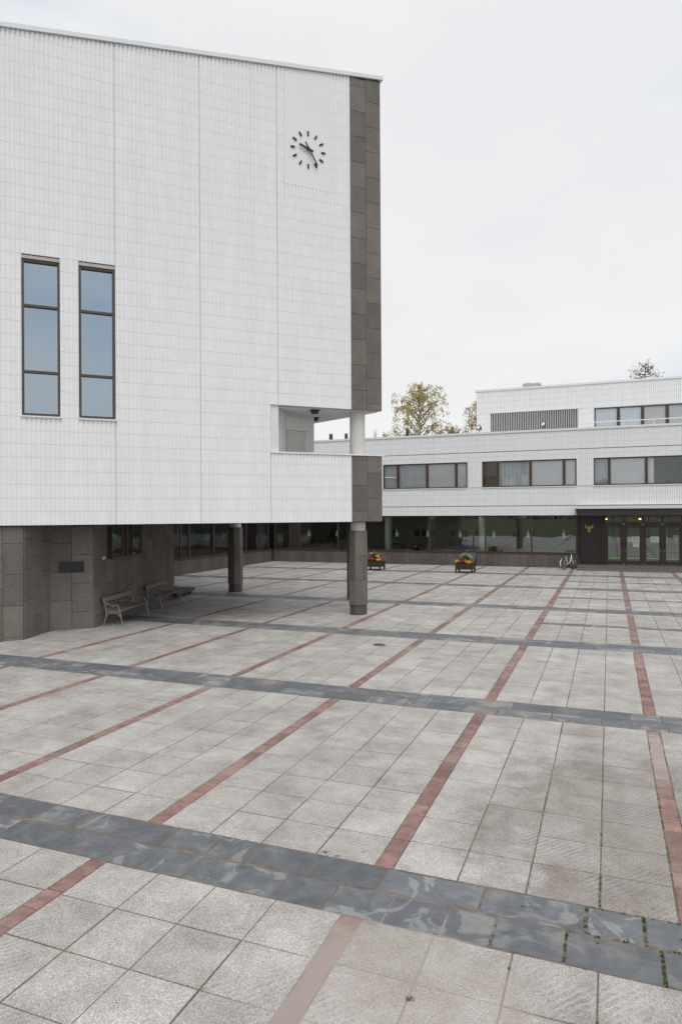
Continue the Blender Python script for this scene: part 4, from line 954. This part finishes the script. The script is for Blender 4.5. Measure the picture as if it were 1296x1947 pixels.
# ------------------------------------------------------------------ person indoors, seen through the glass
def person(x, y, z, rz, label):
    t = empty('person', (x, y, z), rz); tag(t, label, 'person')
    V = [(0,0,.95),(0,.01,1.1),(0,.02,1.28),(0,.02,1.44),(0,.01,1.53),(0,-.01,1.60),(0,-.02,1.70),
         (.09,0,.90),(.11,-.05,.50),(.10,.06,.09),(.11,-.08,.04), (-.09,0,.90),(-.12,.08,.50),(-.11,.24,.12),(-.11,.14,.04),
         (.17,.02,1.42),(.24,-.02,1.16),(.25,-.20,1.0),(.25,-.27,.95), (-.17,.02,1.42),(-.24,.06,1.16),(-.25,-.02,.93),(-.25,-.05,.86)]
    rad = [.14,.13,.15,.12,.055,.075,.09, .09,.06,.042,.038, .09,.06,.042,.038, .065,.048,.035,.034, .065,.048,.035,.034]
    E = [(0,1),(1,2),(2,3),(3,4),(4,5),(5,6),(0,7),(7,8),(8,9),(9,10),(0,11),(11,12),(12,13),(13,14),(3,15),(15,16),(16,17),(17,18),(3,19),(19,20),(20,21),(21,22)]
    for hi, sgn in ((18, 1), (22, -1)):                                  # five fingers a hand
        h = Vector(V[hi]); dirn = (h-Vector(V[hi-1])).normalized()
        for j, (off, ln) in enumerate(((-.03, .075), (-.01, .085), (.01, .08), (.028, .065))):
            k = len(V); V.append(tuple(h+dirn*.05+Vector((0, off, 0)))); V.append(tuple(h+dirn*(.05+ln)+Vector((-.02*sgn, off, 0)))); rad += [.010, .008]; E += [(hi, k), (k, k+1)]
        k = len(V); V.append(tuple(h+Vector((-.02*sgn, -.05, -.02)))); rad.append(.009); E.append((hi, k))
    me = bpy.data.meshes.new('body'); me.from_pydata(V, E, [])
    o = link('body', me, None); sk = o.modifiers.new('skin', 'SKIN'); 
    for i, s in enumerate(me.skin_vertices[0].data if me.skin_vertices else []): s.radius = (rad[i], rad[i]*.85); s.use_root = (i == 0)
    if not me.skin_vertices:
        bpy.context.view_layer.objects.active = o; bpy.ops.mesh.customdata_skin_add()
        for i, s in enumerate(me.skin_vertices[0].data): s.radius = (rad[i], rad[i]*.85); s.use_root = (i == 0)
    ss = o.modifiers.new('sub', 'SUBSURF'); ss.levels = 2; ss.render_levels = 2
    dg = bpy.context.evaluated_depsgraph_get(); bm_ = bpy.data.meshes.new_from_object(o.evaluated_get(dg)); bpy.data.objects.remove(o)
    for mm in (simple('navy_jacket', (0.03, 0.04, 0.10), 0.8), simple('dark_trousers', (0.012, 0.013, 0.02), 0.8), simple('skin', (0.45, 0.28, 0.2), 0.6), simple('dark_hair', (0.03, 0.022, 0.016), 0.7)): bm_.materials.append(mm)
    for p in bm_.polygons:
        c = p.center; p.use_smooth = True
        p.material_index = 1 if c.z < .92 and abs(c.x) < .22 else (2 if (c.z > 1.5 or c.z < .93) else 0)
        if c.z > 1.62 and (c.y > -.05 or c.z > 1.74): p.material_index = 3
    b = link('body', bm_, t)
    m = MB()
    for sx in (-.028, .028): m.lathe([(0, -.009), (.008, -.004), (.009, .004), (0, .009)], 8, (sx, 0))
    e = m.build('eyes', BLACK, b, (0, -.105, 1.685))
    m = MB(); m.add([(-.012, -.095, 1.65), (.012, -.095, 1.65), (0, -.128, 1.655), (0, -.10, 1.695)], [(0, 1, 2), (0, 2, 3), (2, 1, 3)]); m.build('nose', bm_.materials[2], b)
    m = MB(); m.box(-.022, .022, -.108, -.094, 1.622, 1.63); m.build('mouth', RED, b)
    for sx in (-1, 1): m = MB(); m.box(sx*.082-.008, sx*.082+.008, -.02, .012, 1.655, 1.705); m.build('ear', bm_.materials[2], b)
    return t
person(-9.36, 47.0, .25, R(35), 'person in navy jacket and dark trousers walking indoors behind the glass')

# ------------------------------------------------------------------ benches
def bench():
    t = empty('park_bench'); Ln = 2.2
    for x in (0.03, Ln-.03):
        m = MB()
        m.tube([(x, -.07, 0), (x, -.035, .12), (x, .01, .28), (x, .03, .42)], [.024, .018, .018, .022], 7)
        m.tube([(x, .57, 0), (x, .53, .14), (x, .49, .30), (x, .475, .42), (x, .50, .58), (x, .545, .72), (x, .60, .86)], [.024, .018, .018, .02, .018, .018, .026], 7)
        m.tube([(x, .02, .42), (x, .25, .405), (x, .48, .415)], .02, 6)
        m.tube([(x, .0, .27), (x, .10, .37), (x, .25, .395), (x, .40, .37), (x, .49, .27)], .013, 6)
        m.tube([(x, .55, .74), (x, .42, .66), (x, .26, .625), (x, .12, .645), (x, .085, .61), (x, .06, .53), (x, .02, .43)], .016, 6)
        m.tube([(x, .47, .44), (x, .34, .54), (x, .20, .62)], .011, 6)
        m.build('side_frame', IRON, t)
    for y in (.06, .19, .32, .445):
        m = MB(); m.box(0, Ln, y-.055, y+.055, .432, .467); m.build('seat_slat', BENCH_WOOD, t)
    m = MB(); m.obox((0, .565, .80), (Ln, .565, .80), .045, .15, up=(0, .28, 1)); m.build('back_rail', BENCH_WOOD, t)
    for a, b_ in (((.03, .53, .66), (Ln-.03, .53, .66)), ((.03, .49, .50), (Ln*.5, .53, .66)), ((Ln*.5, .53, .66), (Ln-.03, .49, .50)), ((.03, .55, .74), (Ln*.5, .50, .52)), ((Ln*.5, .50, .52), (Ln-.03, .55, .74))):
        m = MB(); m.tube([a, b_], .009, 6); m.build('cross_rod', IRON, t)
    return t
def copy_tree(o, parent=None):
    c = o.copy(); COL.objects.link(c); c.parent = parent
    for ch in o.children: copy_tree(ch, c)
    return c
bn = bench(); bn.location = (-14.27, 17.42, .003); bn.rotation_euler = (0, 0, R(105.5)); tag(bn, 'grey iron bench with weathered wood slats, nearer the camera', 'bench', 'benches along the granite wall')
b2_ = copy_tree(bn); b2_.location = (-15.30, 20.90, .003); b2_.rotation_euler = (0, 0, R(106.2)); tag(b2_, 'grey iron bench in deeper shade, beside the low stone step', 'bench', 'benches along the granite wall')
# low stone step at the end of the granite wall
t = empty('stone_step', (-17.2, 24.6, 0)); tag(t, 'thin dark stone step on a block at the wall end behind the benches', 'step')
m = MB(); m.prism([(.70, -1.0), (.1, 1.2), (-1.6, 1.2), (-1.6, -.2), (.25, -.6), (.3, -1.0)], .14, .26); m.build('slab', GRANITE_D, t)
m = MB(); m.box(-.9, .2, -.3, .8, -.01, .14); m.build('block', GRANITE_JOINT, t)

# ------------------------------------------------------------------ planters
def flowers(mb, c, rad, n, sz):
    for _ in range(n):
        q = Vector((random.gauss(0, .45), random.gauss(0, .45), random.gauss(0, .4)))
        p = Vector(c)+Vector((q.x*rad[0], q.y*rad[1], q.z*rad[2])); nrm = Vector((random.gauss(0, .6), random.gauss(-.4, .6), 1)).normalized(); a = nrm.orthogonal().normalized(); b = nrm.cross(a); r = sz*random.uniform(.7, 1.3)
        vs = [p+nrm*.004]+[p+(a*math.cos(k*math.pi/3)+b*math.sin(k*math.pi/3))*r*(1 if k % 2 else .75) for k in range(6)]
        mb.add(vs, [(0, 1+k, 1+(k+1) % 6) for k in range(6)])
def planter(x, y, label, clusters, rz=0.0):
    t = empty('flower_planter', (x, y, 0), rz); tag(t, label, 'planter', 'wooden flower planters in front of the wing')
    h = .5
    for z in (.20, .31, .42):
        m = MB(); m.box(-h+.05, h-.05, -h+.01, -h+.04, z, z+.102); m.build('board', PLANT_WOOD, t)
        m = MB(); m.box(-h+.05, h-.05, h-.04, h-.01, z, z+.102); m.build('board', PLANT_WOOD, t)
        m = MB(); m.box(-h+.01, -h+.04, -h+.05, h-.05, z, z+.102); m.build('board', PLANT_WOOD, t)
        m = MB(); m.box(h-.04, h-.01, -h+.05, h-.05, z, z+.102); m.build('board', PLANT_WOOD, t)
    for sx in (-1, 1):
        for sy in (-1, 1): m = MB(); m.box(sx*(h-.045)-.045, sx*(h-.045)+.045, sy*(h-.045)-.045, sy*(h-.045)+.045, -.005, .54); m.build('leg', PLANT_WOOD, t)
    m = MB(); m.box(-h+.041, h-.041, -h+.041, h-.041, .21, .48); m.build('soil', simple('dark_soil', (0.03, 0.022, 0.016), 0.95), t)
    m = MB(); foliage(m, (0, 0, .58), (.5, .5, .16), 500, .06); foliage(m, (-.05, 0, .78), (.3, .3, .22), 420, .055); foliage(m, (.05, .05, .95), (.2, .2, .15), 90, .05); tag(m.build('foliage', LEAF, t), kind='stuff')
    for nm, mat, lst in clusters:
        m = MB()
        for c, rad, n, sz in lst: flowers(m, c, rad, n, sz)
        tag(m.build(nm, mat, t), kind='stuff')
planter(-7.85, 39.9, 'brown wooden flower planter with yellow and crimson blooms, in front of the blue-grey bin',
        [('yellow_flowers', YEL, [((-.42, -.3, .66), (.16, .15, .1), 60, .045), ((.28, -.35, .64), (.26, .15, .1), 90, .045), ((.3, 0, .92), (.14, .15, .08), 26, .045), ((-.2, -.1, .92), (.1, .1, .1), 14, .04)]),
         ('crimson_flowers', PINK, [((-.05, -.36, .66), (.3, .12, .1), 80, .04), ((.48, -.2, .66), (.1, .2, .14), 40, .045), ((-.1, -.2, .78), (.22, .15, .08), 40, .04)]),
         ('cream_flowers', CREAM, [((0, 0, 1.02), (.4, .3, .12), 34, .028)])])
planter(-13.5, 40.15, 'brown wooden flower planter half hidden behind the corner column',
        [('yellow_flowers', YEL, [((.36, -.36, .64), (.2, .14, .08), 80, .045), ((.22, -.2, .84), (.13, .13, .09), 45, .045)]),
         ('crimson_flowers', PINK, [((-.2, -.36, .68), (.35, .12, .09), 110, .04)]), ('magenta_flowers', MAG, [((.46, .0, .70), (.16, .2, .1), 80, .045)]),
         ('cream_flowers', CREAM, [((-.05, 0, .98), (.4, .3, .14), 44, .028)])])
# slanted bin against the wall
t = empty('grit_bin', (-8.55, 44.72, 0)); tag(t, 'dark bin with slanted blue-grey lid against the granite wall', 'bin')
m = MB(); vs = [(-.42, -.42, 0), (.42, -.42, 0), (.42, .22, 0), (-.42, .22, 0), (-.42, -.42, .42), (.42, -.42, .42), (.42, .22, .80), (-.42, .22, .80)]
m.add(vs, [(3,2,1,0),(4,5,6,7),(0,1,5,4),(1,2,6,5),(2,3,7,6),(3,0,4,7)]); m.build('body', DARKWALL, t)
m = MB(); m.add([(-.45, -.46, .415), (.45, -.46, .415), (.45, .23, .825), (-.45, .23, .825), (-.45, -.46, .445), (.45, -.46, .445), (.45, .23, .855), (-.45, .23, .855)], [(3,2,1,0),(4,5,6,7),(0,1,5,4),(1,2,6,5),(2,3,7,6),(3,0,4,7)]); m.build('lid', BLUEBOX, t)

# ------------------------------------------------------------------ bicycle (rear wheel towards the camera, front wheel turned)
bk = empty('bicycle', (-2.42, 43.45, 0), R(78)); tag(bk, 'white city bicycle with red rear reflector leaning by the glass', 'bicycle')
bk.rotation_euler = (R(-5), 0, R(62)); bk.location = (-2.55, 43.5, 0)
WR = .34
def wheel(x, rot):
    t = empty('wheel', (x, 0, WR), rot, bk)
    ring = lambda r, n=28: [(r*math.cos(2*math.pi*i/n), 0, r*math.sin(2*math.pi*i/n)) for i in range(n+1)]
    m = MB(); m.tube(ring(WR-.02), .024, 7, caps=False); m.build('tyre', RUBBER, t)
    m = MB(); m.tube(ring(WR-.045), .012, 6, caps=False); m.build('rim', BLACK, t)
    m = MB()
    for i in range(18): a = 2*math.pi*i/18; m.tube([(0, .02*(-1)**i, 0), ((WR-.05)*math.cos(a), 0, (WR-.05)*math.sin(a))], .0016, 4, caps=False)
    m.tube([(0, -.05, 0), (0, .05, 0)], .022, 8); m.build('spokes', STEEL, t)
    return t
wheel(0, 0); wheel(1.06, R(-38))
m = MB(); m.tube([(0, 0, WR), (.42, 0, .30)], .011, 6); m.tube([(.42, 0, .30), (.30, 0, .80)], .022, 8); m.tube([(0, 0, WR), (.31, 0, .76)], .010, 6)
m.tube([(.42, 0, .30), (.66, 0, .40), (.85, 0, .62), (.93, 0, .80)], .03, 8); m.tube([(.93, 0, .74), (.90, 0, .92)], .02, 8); m.build('frame', BIKE_WHITE, bk)
m = MB(); m.tube([(.93, 0, .76), (1.0, .0, .56), (1.06, .045, WR)], .013, 6); m.tube([(1.0, 0, .56), (1.06, -.045, WR)], .012, 6); m.build('fork', BIKE_WHITE, bk)
def guard(cx, a0, a1, name, rot=0):
    m = MB(); n = 14; r = WR+.03
    for i in range(n):
        a, b_ = R(a0+(a1-a0)*i/n), R(a0+(a1-a0)*(i+1)/n)
        m.add([(r*math.cos(a), -.028, r*math.sin(a)), (r*math.cos(a), .028, r*math.sin(a)), (r*math.cos(b_), .028, r*math.sin(b_)), (r*math.cos(b_), -.028, r*math.sin(b_)),
               ((r+.008)*math.cos(a), -.028, (r+.008)*math.sin(a)), ((r+.008)*math.cos(a), .028, (r+.008)*math.sin(a)), ((r+.008)*math.cos(b_), .028, (r+.008)*math.sin(b_)), ((r+.008)*math.cos(b_), -.028, (r+.008)*math.sin(b_))], [(0,1,2,3),(7,6,5,4),(0,4,5,1),(2,6,7,3)])
    m.build(name, BIKE_WHITE, bk, (cx, 0, WR), rot)
guard(0, 50, 200, 'rear_mudguard'); guard(1.06, -10, 130, 'front_mudguard', R(-38))
m = MB(); m.tube([(.87, -.28, 1.05), (.86, -.2, 1.10), (.93, -.06, 1.08), (.92, .06, 1.08), (.78, .2, 1.10), (.66, .28, 1.06)], .013, 7); m.tube([(.90, 0, .92), (.92, 0, 1.08)], .016, 7); m.build('handlebar', BLACK, bk)
m = MB(); m.tube([(.86, -.29, 1.05), (.87, -.19, 1.10)], .02, 7); m.tube([(.66, .29, 1.06), (.77, .20, 1.10)], .02, 7); m.build('grips', RUBBER, bk)
m = MB(); m.lathe([(.0, -.03), (.10, -.02), (.11, .01), (.08, .04), (0, .05)], 12); sd = m.build('saddle', RUBBER, bk, (.24, 0, .94)); sd.scale = (1.35, .85, 1)
m = MB(); m.tube([(.30, 0, .78), (.27, 0, .93)], .013, 6); m.build('seat_post', STEEL, bk)
m = MB(); m.box(-.22, .24, -.07, -.055, .73, .745); m.box(-.22, .24, .055, .07, .73, .745); m.box(-.22, .24, -.01, .01, .73, .745); m.box(-.22, -.205, -.07, .07, .728, .747); m.tube([(-.15, .06, .73), (0, .05, WR)], .007, 5); m.tube([(-.15, -.06, .73), (0, -.05, WR)], .007, 5); m.build('rack', BLACK, bk)
m = MB(); m.box(-.26, -.225, -.035, .035, .68, .73); m.build('rear_reflector', RED, bk)
m = MB(); m.tube([(.42, -.09, .30), (.42, .09, .30)], .02, 8); m.tube([(.42, .09, .30), (.40, .10, .14)], .011, 6); m.tube([(.42, -.09, .30), (.44, -.10, .46)], .011, 6); m.box(.35, .45, .10, .19, .125, .15); m.box(.39, .49, -.19, -.10, .45, .475); m.build('pedals', BLACK, bk)
m = MB(); m.tube([(.30, .02, .30), (.14, .14, .0)], .01, 6); m.build('kickstand', STEEL, bk)

# ------------------------------------------------------------------ trees
def tree(x, y, z0, h, crown0, rad, n_limb, n_leaf, leaf, label, seed, lean=0.0, ls=.11, bark=BIRCH_BARK, name='birch_tree', conifer=False, group='trees behind the office wing', droop=1.0):
    rnd = random.Random(seed); t = empty(name, (x, y, z0)); tag(t, label, 'tree', group)
    m = MB(); tp = [(lean*(i/8)**2+rnd.uniform(-.08, .08)*i/3, rnd.uniform(-.08, .08)*i/3, h*i/8*.97) for i in range(9)]
    m.tube(tp, [max(.02, .19*(h/16)*(1-i/8.4)) for i in range(9)], 8); m.build('trunk', bark, t)
    br, lf = MB(), MB()
    def leaf_at(p):
        a = Vector((rnd.gauss(0, 1), rnd.gauss(0, 1), rnd.gauss(0, .7))).normalized(); b = a.orthogonal().normalized(); b = Matrix.Rotation(rnd.uniform(0, 6.28), 3, a) @ b; c = a.cross(b); l = ls*rnd.uniform(.55, 1.25)
        lf.add([p-b*l*.6, p+c*l*.42, p+b*l*.7, p-c*l*.42], [(0, 1, 2, 3)])
    def at(z):
        f = min(.999, max(0, z/h/.97))*8; i = int(f); a, b = Vector(tp[i]), Vector(tp[min(8, i+1)]); return a+(b-a)*(f-i)
    strands = []
    for k in range(n_limb):
        f = (k+rnd.random())/n_limb; z = crown0+(h*.97-crown0)*f; p0 = at(z); ang = k*2.4+rnd.uniform(-.5, .5)
        if conifer: reach = rad*(1-f)**.8*rnd.uniform(.6, 1.15)+.15; rise = .12*reach
        else: reach = rad*(math.sin(math.pi*min(1, .18+f*.8))**.7)*rnd.uniform(.5, 1.12); rise = reach*rnd.uniform(.5, 1.1)*(1.1-f*.7)
        d = Vector((math.cos(ang), math.sin(ang), 0)); pts = [p0, p0+d*reach*.35+Vector((0, 0, rise*.55)), p0+d*reach*.75+Vector((0, 0, rise)), p0+d*reach+Vector((0, 0, rise*.85))]
        br.tube(pts, [.05*(h/16), .034*(h/16), .018, .008], 5, caps=False)
        for j in range(5 if not conifer else 4):
            q = rnd.uniform(.3, 1); i = min(2, int(q*3)); s = Vector(pts[i])+(Vector(pts[i+1])-Vector(pts[i]))*(q*3-i)
            strands.append((s, d))
    per = max(4, n_leaf//max(1, len(strands)))
    for s, d in strands:
        side = Vector((rnd.gauss(0, .5), rnd.gauss(0, .5), rnd.uniform(-.2, .5))); L = rnd.uniform(.5, 1.7)*(h/16)*droop; e1 = s+side*.6; e2 = e1+side*.25+Vector((0, 0, -L))
        if conifer: e1 = s+d*.2+side*.25; e2 = e1+d*.25+side*.2+Vector((0, 0, .12))
        br.tube([s, e1, e2], [.012, .008, .004], 4, caps=False)
        dens = rnd.choice((.25, .6, 1, 1, 1.6))
        for _ in range(int(per*dens)):
            q = rnd.random(); p = (s+(e1-s)*q*2) if q < .5 else (e1+(e2-e1)*(q*2-1)); leaf_at(p+Vector((rnd.gauss(0, .13), rnd.gauss(0, .13), rnd.gauss(0, .16))))
    br.build('branches', BARK, t); tag(lf.build('crown', leaf, t), kind='stuff')
tree(-19.9, 75, 0, 18.2, 7.0, 4.9, 74, 6000, LEAF_A, 'yellow-green birch tree with drooping branches beyond the wing roof', 3, ls=.17)
tree(-16.6, 78, 0, 13.6, 7.5, 2.6, 24, 2600, LEAF_B, 'shorter rusty sparse birch tree right of the tall yellow one', 5, ls=.15)
tree(-13.0, 76, 0, 16.2, 9, 2.0, 26, 3000, LEAF_B, 'rusty birch tree peeping out behind the left penthouse corner', 8, ls=.15)
tree(3.3, 75, 0, 18.9, 13.2, 3.1, 54, 1700, LEAF_C, 'slim pointed tree top above the penthouse roof', 11, ls=.12, bark=BARK, name='larch_tree', conifer=True)
# trees on the lawn bank, mirrored in the glass
ORD = ['second from the left end', 'third from the left end', 'fourth from the left end', 'fifth from the left end', 'sixth from the left end', 'seventh from the left end', 'sixth from the right end',
       'fifth from the right end', 'fourth from the right end', 'third from the right end', 'at the right end', 'at the left end']
for i, (x, y) in enumerate(((-52, -42), (-44, -36), (-36, -44), (-29, -38), (-22, -46), (-15, -39), (-8, -45), (-1, -38), (7, -44), (15, -40), (24, -46), (-60, -50))):
    tree(x, y-12, 2.3, 6.0+(i*37 % 5)*.35, 2.2, 2.6, 22, 2600, LEAF_D if i % 3 else LEAF_A, 'birch tree on the lawn bank mirrored in the glass, '+ORD[i], 40+i, ls=.30, group='trees mirrored in the glass')

tl = MB()
for i in range(9000):
    x = random.uniform(-130, 110); zz = random.random()**1.3; top = 5.2+1.6*math.sin(x*.21)+1.2*math.sin(x*.53+1)
    p = Vector((x, -66+random.gauss(0, 2.5), 2.3+zz*top)); l = random.uniform(.25, .6); a = Vector((random.gauss(0, 1), random.gauss(0, 1), random.gauss(0, 1))).normalized(); b = a.orthogonal().normalized(); c2 = a.cross(b)
    tl.add([p-b*l, p+c2*l*.6, p+b*l, p-c2*l*.6], [(0, 1, 2, 3)])
tag(tl.build('far_wood', LEAF_D), 'dark wood at the back of the lawn, seen mirrored in the glass', 'wood', kind='stuff')
